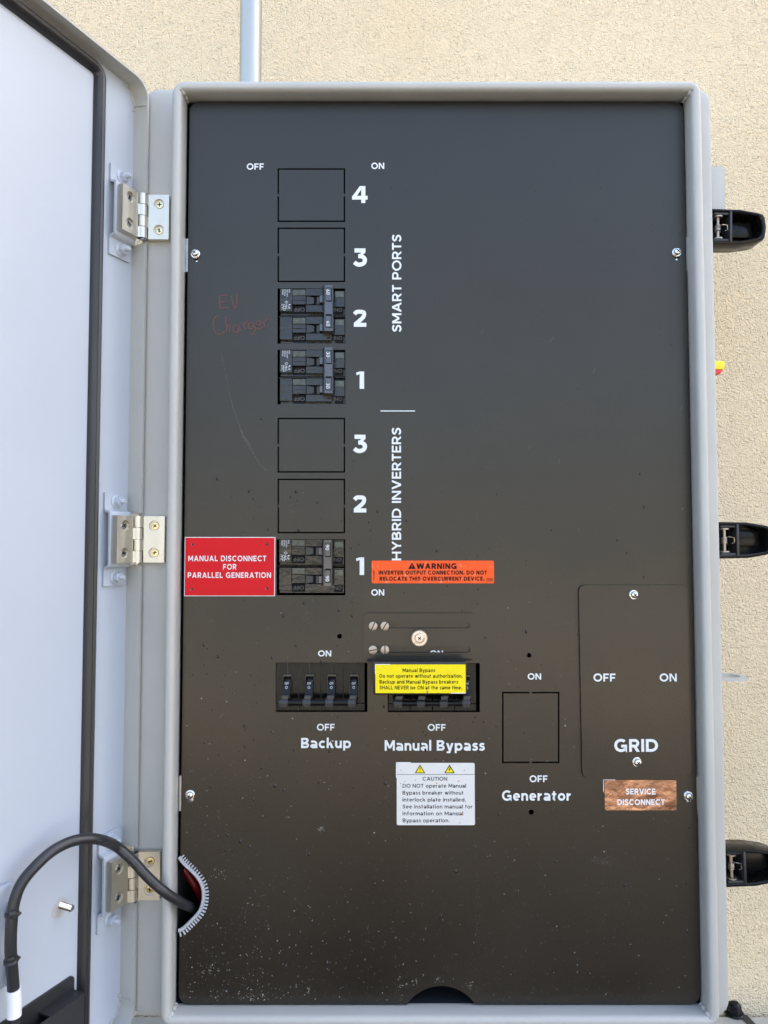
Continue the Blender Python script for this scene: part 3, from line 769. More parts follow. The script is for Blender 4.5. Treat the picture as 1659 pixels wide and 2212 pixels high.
# ------------------------------------------------------------------ hinges (parts of the cabinet)
def round_leaf_hole(mb, y0, ydir): pass
HH = 0.0215
def make_hinge(zc, lab):
    # bracket on the door: raised middle, two feet with studs and flange nuts
    root_b = MB()
    prof = [(.0425, N0+.0022), (.0283, N0+.0022), (.0268, N0+.0028), (.0252, -.0082), (.0238, -.0075), (-.0238, -.0075), (-.0252, -.0082), (-.0268, N0+.0028), (-.0283, N0+.0022), (-.0425, N0+.0022)]
    MZ = DM @ Matrix(((0,1,0,0),(0,0,1,0),(1,0,0,zc),(0,0,0,1)))
    root_b.strip(prof, .0021, .0012, .0264, M=MZ)
    hinge = root_b.build("hinge", DOORIN, cab, smooth=50)
    hinge['label'] = lab
    nb = MB()
    for sg in (1, -1):
        cpt = (.0128, N0+.0022, zc+sg*.0348)
        nb.lathe(cpt, (0,1,0), [(.0064, 0), (.0064, .0008), (.0050, .0016), (.0046, .0016)], n=26, M=DM)
        nb.cyl((cpt[0], cpt[1]+.0012, cpt[2]), (cpt[0], cpt[1]+.0062, cpt[2]), .0047, n=6, M=DM, rot=.3)
    pieces(nb, "nut", DOORIN, hinge, smooth=25)
    nb = MB()
    for sg in (1, -1):
        cpt = (.0128, N0+.0022, zc+sg*.0348)
        nb.lathe(cpt, (0,1,0), [(.0024, .005)] + [((.0024 if i % 2 else .0021), .0062+i*.0005) for i in range(9)] + [(.0017, .0112)], n=16, M=DM)
    pieces(nb, "stud", DOORIN, hinge)
    # fixed leaf on the cabinet flange
    def leaf(name, M, side):
        """leaf in coordinates x = away from pin, y = depth (0 front face, + back), z"""
        lb = MB()
        hol = [circ(.0150, zc+.0125, .0050, 24), circ(.0150, zc-.0125, .0050, 24)]
        outl = rrect(.0052, .0245, zc-HH, zc+HH, .0006, 2)
        tmp = MB(); tmp.plate(outl, hol, .0006, .0028)
        me = bpy.data.meshes.new("tmp"); tmp.bm.to_mesh(me); tmp.bm.free()
        lb.add([tuple(v.co) for v in me.vertices], [tuple(p.vertices) for p in me.polygons], M=M)
        bpy.data.meshes.remove(me)
        lb.box((.0052, .0028, zc-HH), (.0245, .0066, zc+HH), M=M)
        # knuckles with a sloped web to the leaf
        q = 2*HH/4; gp = .00025
        for i in range(4):
            mine = (i % 2 == 0) if side == 0 else (i % 2 == 1)
            z1 = zc+HH-i*q-gp; z0 = zc+HH-(i+1)*q+gp
            if not mine: continue
            lb.cyl((0, 0, z0), (0, 0, z1), .0043, n=28, M=M)
            pts = [(.0052, .0007), (.0030, -.0031), (.0, -.0036), (0, .0036), (.0052, .0060)]
            P = [(x, y, z0) for x, y in pts] + [(x, y, z1) for x, y in pts]
            lb.add(P, [(4,3,2,1,0),(5,6,7,8,9)] + [(j, (j+1) % 5, (j+1) % 5+5, j+5) for j in range(5)], M=M)
        o = lb.build(name, STEEL, hinge, smooth=30)
        sb = MB(); cb = MB()
        for sg in (1, -1):
            c0 = (.0152 if side == 0 else .0150, .0028, zc+sg*.0125)
            sb.lathe(c0, (0,-1,0), [(.0037, -.0003), (.0037, .0006), (.0033, .0010), (.0001, .0012)], n=24, M=M)
            for kx in range(2):
                MM = M @ Matrix.Translation((c0[0], c0[1]-.0012-kx*.00003, c0[2])) @ Matrix.Rotation(random.uniform(-.2,.9) + kx*math.pi/2, 4, 'Y')
                cb.box((-.0019, -.00012, -.00042), (.0019, .0003, .00042), MM)
        pieces(sb, "screw", BRASSY if side == 0 else ZINC, hinge)
        pieces(cb, "screw_recess", INNER_SHADE, hinge)
        return o
    leaf("leaf", Matrix.Translation((PIV.x, PIV.y, 0)), 0)
    # door leaf: x = s direction, depth axis = -n  (front face looks along +n)
    M2 = DM @ Matrix(((1,0,0,0),(0,-1,0,0),(0,0,1,0),(0,0,0,1)))
    leaf("leaf", M2, 1)
    pb = MB(); pb.cyl((PIV.x, PIV.y, zc-HH-.0007), (PIV.x, PIV.y, zc+HH+.0004), .0026, n=18); pb.build("pin", ZINC, hinge)
for z, lab in zip(HZ, ("upper stainless hinge", "middle stainless hinge", "lower stainless hinge behind the cable")): make_hinge(z, lab)

# ------------------------------------------------------------------ latches on the cabinet's right side
def make_latch(zc, lab, tilt):
    x0 = BX[1]+.0076
    # lever: a hollow black handle, open towards the front
    h0, h1, L = .0178, .0138, .0490
    T = Matrix.Translation((x0, .030, zc)) @ Matrix.Rotation(tilt, 4, 'Y')
    def outl(i, nose): return [(-.009, -h0+i), (L*.5, -h0+i+.0006), (L*.85, -h1+i-.0006), (L-nose-i*.9, -h1+i+.0010), (L-i, -h1+i+.0040), (L+.0012-i, 0), (L-i, h1-i-.0040), (L-nose-i*.9, h1-i-.0010), (L*.85, h1-i+.0006), (L*.5, h0-i-.0006), (-.009, h0-i)]
    lb = MB()
    lb.loops([(outl(.0040, .002), .0090), (outl(.0034, .002), -.0092), (outl(.0022, .002), -.0102), (outl(.0006, .002), -.0098), (outl(0, .002), -.0085), (outl(.0004, .002), .0125), (outl(.0020, .002), .0150)], M=T)
    o1 = [(x, .0090, z) for x, z in outl(.0040, .002)]; lb.add(o1, [tuple(range(len(o1)))], M=T)
    o2 = [(x, .0150, z) for x, z in outl(.0020, .002)]; lb.add(o2, [tuple(range(len(o2)))], M=T)
    lever = lb.build("latch", GLOSSB, cab); lever['label'] = lab
    ib = MB(); ib.box((.019, .0010, -.0060), (L-.008, .0089, .0095), M=T, bev=.001); ib.build("grip", GLOSSB, lever)
    # clevis, pin, washers, torsion spring
    cb = MB()
    cb.box((-.0004, -.0088, .0120), (.0150, .0075, .0152), M=T, bev=.0008); cb.box((-.0004, -.0088, -.0152), (.0150, .0075, -.0120), M=T, bev=.0008)
    cb.box((.0142, -.0102, -.0158), (.0166, .0075, .0158), M=T, bev=.0007)
    cb.build("clevis", TOGGLE, lever)
    pb = MB(); pb.cyl((.0050, -.0045, -.0118), (.0050, -.0045, .0118), .0016, n=16, M=T)
    for s in (1, -1): pb.lathe((.0050, -.0045, s*.0112), (0,0,s), [(.0046, -.0009), (.0046, .0004)], n=22, M=T)
    pb.lathe((.0062, -.0060, -.0153), (0,0,-1), [(.0018, 0), (.0012, .0006)], n=14, M=T)
    pb.build("pin", BRONZE, lever)
    sp = [Vector((.0050+.0026*math.cos(a*.5), -.0045+.0026*math.sin(a*.5), -.0032+.0012*a*.5/6.283)) for a in range(0, 66)]
    sp += [Vector((.0090, -.0062, .0034)), Vector((.0135, -.0066, .0026)), Vector((.0138, -.0066, -.0022)), Vector((.0112, -.0066, -.0030))]
    sb = MB(); sb.tube(sp, .00042, 6, M=T); sb.build("spring", NICKEL, lever)
    # keeper block against the cabinet wall
    kb = MB(); kb.box((-.0006, .004, -.0226), (.0020, .0150, -.0172), M=T, bev=.0006); kb.build("keeper", GLOSSB, lever)
for v, lab, tl in ((490, "upper black lever latch", .02), (1167, "middle black lever latch", .0), (1874, "lower black lever latch", -.02)):
    make_latch(PX(1600, v, .022).z, lab, tl)
b = MB(); p0 = PX(1540, 361, .05); p1 = PX(1566, 500, .05)
b.prism(rrect(BX[1]-.001, p1.x, p1.z, p0.z, .003, 5), .048, .085, bev=.002); b.build("latch_mount", GREY, cab)
# small rotary switch handle (yellow and red) and a padlock tab on the same side
b = MB(); p0 = PX(1550, 779, .06); p1 = PX(1564.5, 797, .06); b.prism([(BX[1]-.001, p1.z), (p1.x-.002, p1.z-.001), (p1.x, p1.z+.002), (p1.x-.0005, p0.z-.0008), (BX[1]-.001, p0.z)], .058, .075, bev=.0006)
ks = b.build("switch_handle", KNOBY, cab)
b = MB(); p2 = PX(1560.5, 810, .06); b.prism([(BX[1]-.001, p2.z), (p2.x-.003, p2.z+.001), (p2.x, p1.z-.0015), (BX[1]-.001, p1.z-.0012)], .058, .073, bev=.0005); b.build("switch_base", KNOBR, ks)
b = MB(); pa = PX(1563, 1458, .03); pb_ = PX(1607, 1469, .03)
zt_ = pa.z-.0015
lp = [(BX[1]-.001, .020), (BX[1]+.029, .020), (BX[1]+.034, .026), (BX[1]+.034, .042), (BX[1]+.029, .048), (BX[1]-.001, .048)]
hl = [(BX[1]+.020+.0085*math.cos(6.283*i/18), .034+.0085*math.sin(6.283*i/18)) for i in range(18)]
tmp = MB(); tmp.plate(lp, [hl], 0, .0026); me = bpy.data.meshes.new("tmp"); tmp.bm.to_mesh(me); tmp.bm.free()
b.add([(v.co.x, v.co.z, zt_-v.co.y) for v in me.vertices], [tuple(p.vertices) for p in me.polygons]); bpy.data.meshes.remove(me)
b.build("padlock_tab", GREY, cab)

# ------------------------------------------------------------------ two-pole circuit breakers
def bz_(x, y, q):   # breaker drawing coordinates -> measured units, relative to the opening
    return (q[0]+(x-127)*.12698, q[1]+(y-145)*.12698)
def make_breaker(q, num, label):
    p = PX((q[0]+q[2])/2, q[3], 0)
    t = thing("circuit_breaker", label, "circuit breaker", (p.x, .012, p.z), "two-pole breakers in the left column")
    def rct(mb, x0, y0, x1, y1, yf, yb, bev=.0003):
        a = bz_(x0, y0, q); c_ = bz_(x1, y1, q); A = PX(*a, 0); B = PX(*c_, 0)
        mb.prism([(A.x, B.z), (B.x, B.z), (B.x, A.z), (A.x, A.z)], yf, yb, bev=bev, seg=1)
    b = MB()
    for dy in (0, 482):
        y0 = 150+dy; y1 = 585+dy
        rct(b, 165, y0, 1272, y1, .0046, .030, .0004)
        rct(b, 165, y0-6, 378, y1-52, .0006, .0052)                  # raised printed corner
        rct(b, 378, y0+112, 608, y0+262, .0014, .0052)               # middle web
        rct(b, 608, y0-4, 1040, y0+118, .0002, .0052)                # shoulders beside the slot
        rct(b, 608, y0+275, 1040, y1-38, .0002, .0052)
        rct(b, 1095, y0+25, 1272, y0+300, .0016, .0052)
    rct(b, 130, 592, 1276, 610, .0046, .030)
    body_ = b.build("body", BREAKER, t)
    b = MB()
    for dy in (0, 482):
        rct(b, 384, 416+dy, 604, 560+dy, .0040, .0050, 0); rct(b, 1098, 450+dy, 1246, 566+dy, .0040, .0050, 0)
    pieces(b, "marker_shade", INNER_SHADE, body_)  # black pads paint the shade of the OFF and ON recesses
    b = MB()
    for dy in (0, 482): rct(b, 165, 331+dy, 608, 335+dy, .00045, .0012, 0)
    pieces(b, "seam", DIMPRINT, body_)
    b = MB()
    for dy in (0, 482):
        rct(b, 384, 152+dy, 604, 258+dy, .0013, .0032); rct(b, 1104, 185+dy, 1262, 290+dy, .0012, .0018)
    pieces(b, "window_label", LABELG, body_)
    for dy in (0, 482):
        b = MB()
        for k in range(3):
            w_ = 62-k*16; h_ = 40-k*11; y_ = 205+dy
            for a_, c_, d_, e_ in ((492-w_, y_-h_, 492+w_, y_-h_+3), (492-w_, y_+h_-3, 492+w_, y_+h_), (492-w_, y_-h_, 492-w_+4, y_+h_), (492+w_-4, y_-h_, 492+w_, y_+h_)): rct(b, a_, c_, d_, e_, .00115-k*.00001, .0013, 0)
        u_, v_ = bz_(588, 520+dy, q); u2, v2 = bz_(400, 460+dy, q)
        # OFF and ON, upside-down moulded marks
        def flip(txt, x0, x1, yb_, yt_):
            vs, fs = font_polys(txt, .012)
            mx0, mx1 = min(p_[0] for p_ in vs), max(p_[0] for p_ in vs); my = max(p_[1] for p_ in vs)
            A = PX(*bz_(x1, yt_, q), 0); B = PX(*bz_(x0, yb_, q), 0)
            b.add([(A.x+(p_[0]-mx0)/(mx1-mx0)*(B.x-A.x), .0027, A.z+p_[1]/my*(B.z-A.z)) for p_ in vs], fs)
        b.build("moulded_mark", DIMPRINT, body_, smooth=0, merge=False)
        b = MB(); flip("OFF", 400, 588, 522+dy, 458+dy); b.build("moulded_mark", DIMPRINT, body_, smooth=0, merge=False)
        b = MB(); flip("ON", 1098, 1226, 525+dy, 460+dy); b.build("moulded_mark", DIMPRINT, body_, smooth=0, merge=False)
    # printed rating and wiring symbol on the upper pole
    b = MB()
    for i, (txt, l) in enumerate((("B3S", 58), ("120/240V~", 145), ("50/60Hz", 110), ("10000A", 100))):
        x_ = 318-i*37; a_ = bz_(x_, 160, q); e_ = bz_(x_, 160+l, q)
        font(b, txt, a_[0], a_[1], e_[1], 22*.12698, .00045, off=-.004, rot=-90)
    def ln(x0, y0, x1, y1, w=4):
        if abs(x1-x0) > abs(y1-y0): rct(b, min(x0,x1), y0-w/2, max(x0,x1), y0+w/2, .00046, .0006, 0)
        else: rct(b, x0-w/2, min(y0,y1), x0+w/2, max(y0,y1), .00047, .0006, 0)
    for x0, y0, x1, y1 in ((255,365,300,365),(255,390,300,390),(255,365,255,392),(300,365,300,392),(278,348,278,368),(228,415,228,512),(258,415,258,512),(228,415,258,415),(228,512,258,512),(228,450,258,450),(228,480,258,480),(278,395,278,480),(190,440,225,440),(190,490,225,490),(262,440,300,440),(262,490,300,490),(300,425,345,425),(300,475,345,475),(310,440,310,470),(325,430,325,495)): ln(x0, y0, x1, y1)
    for txt, x_, y_ in (("1", 322, 412), ("3", 322, 466), ("2", 195, 405), ("4", 195, 458)):
        a_ = bz_(x_, y_, q); e_ = bz_(x_, y_+18, q); font(b, txt, a_[0], a_[1], e_[1], 26*.12698, .00046, rot=-90)
    b.build("printed_rating", WHITE, body_, smooth=0, merge=False)
    # slots for the handle, their shade painted as black pads
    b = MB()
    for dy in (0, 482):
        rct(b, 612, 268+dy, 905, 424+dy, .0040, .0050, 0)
    pieces(b, "slot", INNER_SHADE, body_)
    b = MB()
    for dy in (0, 482):
        A = PX(*bz_(622, 276+dy, q), 0); B = PX(*bz_(745, 416+dy, q), 0)
        b.add([(A.x, .0004, A.z), (B.x, .0017, A.z-.0008), (B.x, .0017, B.z+.0012), (A.x, .0004, B.z)], [(0,1,2,3)])
        rct(b, 790, 280+dy, 850, 416+dy, .0010, .0030)
    pieces(b, "slot_ramp", TOGGLE, body_, smooth=0)
    # common trip handle across both poles
    b = MB()
    A = PX(*bz_(905, 158, q), 0); B = PX(*bz_(1085, 925, q), 0)
    yf = -.0112
    sec = [(A.x, .002), (A.x-.0002, -.0060), (A.x+.0018, yf+.0004), (A.x+.0026, yf), (B.x-.0008, yf+.0006), (B.x, yf+.0018), (B.x, .002)]
    P = [(x, y, B.z) for x, y in sec] + [(x, y, A.z) for x, y in sec]; n = len(sec)
    b.add(P, [tuple(range(n-1, -1, -1)), tuple(range(n, 2*n))] + [(i, (i+1) % n, (i+1) % n+n, i+n) for i in range(n)])
    for dy in (0, 482): rct(b, 845, 285+dy, 912, 412+dy, -.0040, .0030, .0004)
    handle = b.build("trip_handle", HANDLE, t, smooth=30)
    b = MB()      # recessed number windows
    X0 = A.x+.0032; X1 = B.x-.0012
    for za, zb in ((A.z-.0026, A.z-.0150), (B.z+.0150, B.z+.0026)):
        b.box((X0, yf-.00004, zb), (X0+.0004, yf+.0004, za)); b.box((X1-.0006, yf-.00004, zb), (X1, yf+.0004, za))
    b.box((X0, yf-.00005, A.z-.0030), (X1, yf+.0004, A.z-.0026)); b.box((X0, yf-.00005, A.z-.0156), (X1, yf+.0004, A.z-.0146)); b.box((X0, yf-.00005, B.z+.0026), (X1, yf+.0004, B.z+.0032)); b.box((X0, yf-.00005, B.z+.0140), (X1, yf+.0004, B.z+.0156))
    b.build("number_window", INNER_SHADE, handle)
    vs, fs = font_polys(num, .0)
    mx0, mx1 = min(p_[0] for p_ in vs), max(p_[0] for p_ in vs); my0, my1 = min(p_[1] for p_ in vs), max(p_[1] for p_ in vs)
    for za, zb in ((A.z-.0044, A.z-.0092), (B.z+.0090, B.z+.0042)):
        b = MB()
        b.add([(X0+.0006+(p_[1]-my0)/(my1-my0)*.0033, yf-.0001, za+(p_[0]-mx0)/(mx1-mx0)*(zb-za)) for p_ in vs], fs)
        b.build("rating_number", WHITE, handle, smooth=0, merge=False)
    return t
make_breaker(BRK[0], "60", "black two-pole breaker with 60 on its handle, topmost of the three")
make_breaker(BRK[1], "30", "black two-pole breaker with 30 on its handle, just above the short white line")
make_breaker(BRK[2], "90", "black two-pole breaker with 90 on its handle, right of the red sign")

# ------------------------------------------------------------------ four-pole breakers with ganged toggles
def make_gang(q, label):
    p = PX((q[0]+q[2])/2, q[3], 0)
    t = thing("gang_breaker", label, "circuit breaker", (p.x, .012, p.z), "four-pole breakers in the lower row")
    du, dv = q[0]-595.3, q[1]-1432
    def g(x, y): return (583.3+.29297*x+du, 1404.1+.29297*y+dv)
    def rct(mb, x0, y0, x1, y1, yf, yb, bev=.0003, r=0):
        A = PX(*g(x0, y0), 0); B = PX(*g(x1, y1), 0)
        mb.prism(rrect(A.x, B.x, B.z, A.z, r, 4), yf, yb, bev=bev, seg=1)
    b = MB()
    ctr = [127, 291, 455, 618]
    for i, cx in enumerate(ctr):
        for x0, x1 in ((cx-81, cx-.8), (cx+.8, cx+81)):
            rct(b, x0, 98, x1, 400, .0030, .034, .0005); rct(b, x0, 401, x1, 456, .0036, .034, .0004)
    bd = b.build("body", GLOSSB, t)
    b = MB()
    for cx in ctr:
        rct(b, cx-1.6, 100, cx+1.6, 180, .00295, .0034, 0); rct(b, cx-1.6, 405, cx+1.6, 455, .00355, .004, 0)
        rct(b, cx-82.2, 100, cx-81, 454, .0029, .004, 0)
    pieces(b, "seam", DIMPRINT, bd)
    b = MB()
    for cx in ctr:
        for x0, x1 in ((cx-36, cx-30), (cx+29, cx+36)): rct(b, x0, 186, x1, 350, .0012, .0031, .0002)
        rct(b, cx-36, 182, cx+36, 200, .0012, .0031, .0003)
    pieces(b, "toggle_guard", BREAKER, bd)
    # toggles: arched levers leaning down, tied by a bar
    A = PX(*g(80, 370), 0); B = PX(*g(640, 370), 0); zb = A.z; yb = -.0112
    b = MB(); b.cyl((A.x+.002, yb, zb), (B.x-.002, yb, zb), .0027, n=24); bar = b.build("tie_bar", GLOSSB, t)
    for cx in ctr:
        tb = MB()
        l = PX(*g(cx-28, 300), 0).x; r = PX(*g(cx+28, 300), 0).x; zt0 = PX(*g(cx, 205), 0).z
        pr = [(.0030, zt0), (-.0012, zt0-.0004), (-.0040, zt0-.0030), (-.0058, zt0-.0075), (-.0074, zt0-.0130), (-.0088, zb+.0040), (-.0080, zb-.0030), (.0030, zb-.0010)]
        P = [(l, y, z) for y, z in pr] + [(r, y, z) for y, z in pr]; n = len(pr)
        tb.add(P, [tuple(range(n)), tuple(range(2*n-1, n-1, -1))] + [(i, i+n, (i+1) % n+n, (i+1) % n) for i in range(n)], bev=.0004, seg=1)
        tg = tb.build("toggle", GLOSSB, t, smooth=50)
        kb = MB(); kl = PX(*g(cx-47 if cx == 127 else cx-42, 300), 0).x; kr = PX(*g(cx+20, 300), 0).x
        kb.lathe((kl, yb, zb), (1,0,0), [(.0030, 0), (.0036, .0004), (.0036, kr-kl-.0004), (.0030, kr-kl)], n=24)
        kb.prism([(kl+.0006, zb+.0002), (kr-.0006, zb+.0002), (r-.0004, zb+.0068), (l+.0002, zb+.0068)], -.0125, -.0060, bev=.0005)
        for j in range(7): kb.box((kl+.0006, yb-.0039+abs(j-3)**2*.00018, zb+.0026-j*.0009), (kr-.0006, yb, zb+.0021-j*.0009))
        kb.build("grip", TOGGLE, tg, smooth=30)
        mk = MB()
        for txt, x0, x1, y1, y0 in (("OFF", -13, 15, 248, 232), ("O", -8, 9, 277, 258)):
            vs, fs = font_polys(txt, -.006); mx0, mx1 = min(v_[0] for v_ in vs), max(v_[0] for v_ in vs); my = max(v_[1] for v_ in vs)
            a_ = PX(*g(cx+x0, y1), 0); c_ = PX(*g(cx+x1, y0), 0)
            za = a_.z; zc_ = c_.z
            def yat(z):
                for (y0_, z0_), (y1_, z1_) in zip(pr, pr[1:]):
                    if z1_ <= z <= z0_ and z0_ > z1_: return y0_+(y1_-y0_)*(z0_-z)/(z0_-z1_)
                return -.006
            pts = []
            for v_ in vs:
                z = za+v_[1]/my*(zc_-za); pts.append((a_.x+(v_[0]-mx0)/(mx1-mx0)*(c_.x-a_.x), yat(z)-.0005, z))
            mk.add(pts, fs)
        mk.build("printed_mark", WHITE, tg, smooth=0, merge=False)
    return t
make_gang(GNG[0], "black four-pole breaker above the word Backup, all toggles down and showing OFF")
make_gang(GNG[1], "black four-pole breaker half hidden behind the yellow label")

# ------------------------------------------------------------------ sliding interlock plate
p = PX(905, 1423, 0)
ip = thing("interlock_plate", "black sliding interlock plate with two long slots, above the yellow label", "plate", (p.x, -.0026, p.z))
def slot_loop(u0, v0, u1, v1): 
    A = PX(u0, v0, 0); B = PX(u1, v1, 0); return rrect(A.x, B.x, B.z, A.z, (A.z-B.z)/2*.98, 6)
A = PX(785, 1324, 0); B = PX(1026.5, 1425, 0)
b = MB(); b.plate(rrect(A.x, B.x, B.z, A.z, .0040, 6), [slot_loop(795.5, 1343.5, 1014, 1356.5), slot_loop(795.5, 1395, 1015, 1409)], -.0024, -.0006)
plate = b.build("plate", BLACKP, ip, smooth=30)
# shelf bent forward, then the hanging flap
yfl = -.0265
A = PX(806, 1430, yfl); B = PX(1008, 1500.5, yfl); Lx = PX(793, 1424, 0).x; Rx = PX(1019, 1424, 0).x; zs = PX(900, 1424, 0).z
b = MB()
b.add([(Lx,-.0012,zs),(Rx,-.0012,zs),(Rx,-.0060,zs+.0002),(B.x+.0004,-.0100,zs+.0001),(B.x,yfl+.0006,A.z),(A.x,yfl+.0006,A.z),(A.x-.0004,-.0100,zs+.0001),(Lx,-.0060,zs+.0002)] +
      [(Lx,-.0012,zs-.0016),(Rx,-.0012,zs-.0016),(Rx,-.0060,zs-.0014),(B.x+.0004,-.0100,zs-.0015),(B.x,yfl+.0006,A.z-.0016),(A.x,yfl+.0006,A.z-.0016),(A.x-.0004,-.0100,zs-.0015),(Lx,-.0060,zs-.0014)],
      [tuple(range(8)), tuple(range(15,7,-1))] + [(i, i+8, (i+1) % 8+8, (i+1) % 8) for i in range(8)])
b.prism(round_poly([(A.x, B.z), (B.x, B.z), (B.x, A.z), (A.x, A.z)], .0020, 4), yfl, yfl+.0016, bev=.0004)
b.build("flap", BLACKP, ip, smooth=50)
def slot_screw(u, v, ang, r=9.6):
    c_ = PX(u, v, -.0024); rr_ = r*S; s = MB()
    s.lathe((c_.x, -.0024, c_.z), (0,-1,0), [(rr_, 0), (rr_, .0013), (rr_*.95, .0018), (rr_*.6, .0021), (rr_*.02, .0022)], n=30)
    o = s.build("screw", BRONZE, ip)
    M = Matrix.Translation((c_.x, -.0044, c_.z)) @ Matrix.Rotation(-ang, 4, 'Y')
    k_ = MB(); k_.box((-rr_*.97, -.0004, -.0005), (rr_*.97, .0010, .0005), M); k_.build("screw_slot", INNER_SHADE if False else DROP_AND_SLOT, o)  # near-black bar paints the shade of the slot
for u, v, a in ((806, 1352, 1.15), (831, 1352, 1.02), (805.7, 1403.5, .2), (831.5, 1403.3, 1.57)): slot_screw(u, v, a)
c_ = PX(906, 1378.3, -.008)
s = MB()
pts = []; n = 72
prof = [(.0069, -.0024), (.0072, -.0030), (.0072, -.0088), (.0068, -.0095), (.0047, -.0096), (.0045, -.0090), (.0044, -.0090)]
for i in range(n):
    pass
s.lathe((c_.x, 0, c_.z), (0,-1,0), [(r_, -y_) for r_, y_ in prof], n=48)
for i in range(40):
    a = 6.283*i/40; M = Matrix.Translation((c_.x, -.0060, c_.z)) @ Matrix.Rotation(a, 4, 'Y'); s.box((.0069, -.0026, -.00022), (.0075, .0026, .00022), M)
ts = s.build("thumb_screw", NICKEL, ip, smooth=30); 
s = MB(); s.lathe((c_.x, -.0088, c_.z), (0,-1,0), [(.0042, 0), (.0042, .0006), (.0036, .0012), (.0001, .0014)], n=30); s.build("screw_head", NICKEL, ts)
s = MB()
for k_ in range(2): s.box((-.0017, -.00025-k_*.00003, -.00045), (.0017, .0006, .00045), Matrix.Translation((c_.x, -.0101, c_.z)) @ Matrix.Rotation(.7+k_*1.571, 4, 'Y'))
s.box((-.0041, -.0001, -.0004), (.0041, .0008, .0004), Matrix.Translation((c_.x, -.0098, c_.z)) @ Matrix.Rotation(.72, 4, 'Y'))
pieces(s, "screw_recess", DROP_AND_SLOT, ts)  # near-black bars paint the shade of the cross recess

# ------------------------------------------------------------------ signs and stickers
def sticker(name, label, cat, u0, v0, u1, v1, y, m, r=2.5, th=.0002):
    A = PX(u0, v0, y); B = PX(u1, v1, y)
    t = thing(name, label, cat, ((A.x+B.x)/2, y+th, B.z))
    b = MB(); b.prism(rrect(A.x, B.x, B.z, A.z, r*S, 4), y, y+th); b.build("backing", m, t, smooth=0)
    return t
def txt(t, items, m, y, off=0.0, name="text", rot=0, w=None):
    b = MB()
    for it in items:
        if w: sans(b, it[0], it[1], it[2], it[3], it[4], y, w, False, .16 if w > .13 else .20)
        else: font(b, it[0], it[1], it[2], it[3], it[4], y, off, rot)
    return b.build(name, m, t, smooth=0, merge=False)

# red engraved sign (a plastic plate with a white bevelled edge)
A = PX(399, 1160, -.002); B = PX(593.6, 1288, -.002)
rs = thing("warning_sign", "red engraved plastic sign reading MANUAL DISCONNECT FOR PARALLEL GENERATION", "sign", ((A.x+B.x)/2, -.0002, B.z))
hl = []
for u, v in ((415.5, 1176), (577, 1175.5), (414.3, 1272.8), (576.3, 1271.3)):
    pp = PX(u, v, -.002); hl.append(circ(pp.x, pp.z, 3.0*S, 14))
b = MB(); b.plate([(A.x, B.z), (B.x, B.z), (B.x, A.z), (A.x, A.z)], hl, -.0016, -.0003); b.build("white_edge", WHITE, rs, smooth=0)
i_ = 1.6*S
b = MB(); b.plate([(A.x+i_, B.z+i_), (B.x-i_, B.z+i_), (B.x-i_, A.z-i_), (A.x+i_, A.z-i_)], hl, -.0020, -.0017); b.build("red_face", RED, rs, smooth=0)
b = MB()
sans(b, "MANUAL DISCONNECT", 406.8, 1212.2, 575, 11.8, -.0022, t=.19, sp=.20); sans(b, "FOR", 481.8, 1230.2, 510.7, 11.8, -.0022, t=.19, sp=.20); sans(b, "PARALLEL GENERATION", 405.5, 1248.3, 585.2, 11.8, -.0022, t=.19, sp=.20)
b.build("engraved_text", WHITE, rs, smooth=0, merge=False)

# orange warning sticker
yo = -.00045
os_ = sticker("warning_sticker", "orange WARNING sticker with black text under the word HYBRID INVERTERS", "sticker", 803, 1211, 1067.3, 1260, yo, ORANGE, 2.5)
txt(os_, [("WARNING", 899.5, 1229, 986.8, 12.2)], INK, yo-.0001, w=.25)
txt(os_, [("INVERTER OUTPUT CONNECTION. DO NOT", 818, 1241.2, 1052, 8.8), ("RELOCATE THIS OVERCURRENT DEVICE.", 820, 1254.4, 1046.5, 8.8)], INK, yo-.0001, w=.245)
txt(os_, [("596-00589", 809.3, 1253, 1232.5, 3.2)], INK, yo-.0001, .01, rot=90)
txt(os_, [("YHT", 1052.5, 1254.5, 1063.5, 4.2)], INK, yo-.0001, .02)
b = MB(); 
def tri(mb, u0, u1, vt, vb, y, k=0): 
    q_ = [PX(u0, vb, y), PX(u1, vb, y), PX((u0+u1)/2, vt, y)]; mb.add([(a.x, y, a.z) for a in q_], [(0,1,2)])
tri(b, 881.8, 898.4, 1215, 1229, yo-.0001); pieces(b, "hazard_triangle", INK, os_, smooth=0)
b = MB(); b.px([(889.4, 1219.5), (890.8, 1219.5), (890.5, 1224.8), (889.7, 1224.8)], yo-.0002, yo-.00015); b.pxr(889.5, 1225.8, 890.7, 1227, yo-.0002, yo-.00015); b.build("hazard_mark", ORANGE, os_, smooth=0)
b = MB()
for a_ in ((1051.3,1249.2,1064.8,1249.8),(1051.3,1255.2,1064.8,1255.8),(1051.3,1249.8,1051.9,1255.2),(1064.2,1249.8,1064.8,1255.2)): b.pxr(*a_, yo-.0001, yo)
b.build("logo_frame", INK, os_, smooth=0)

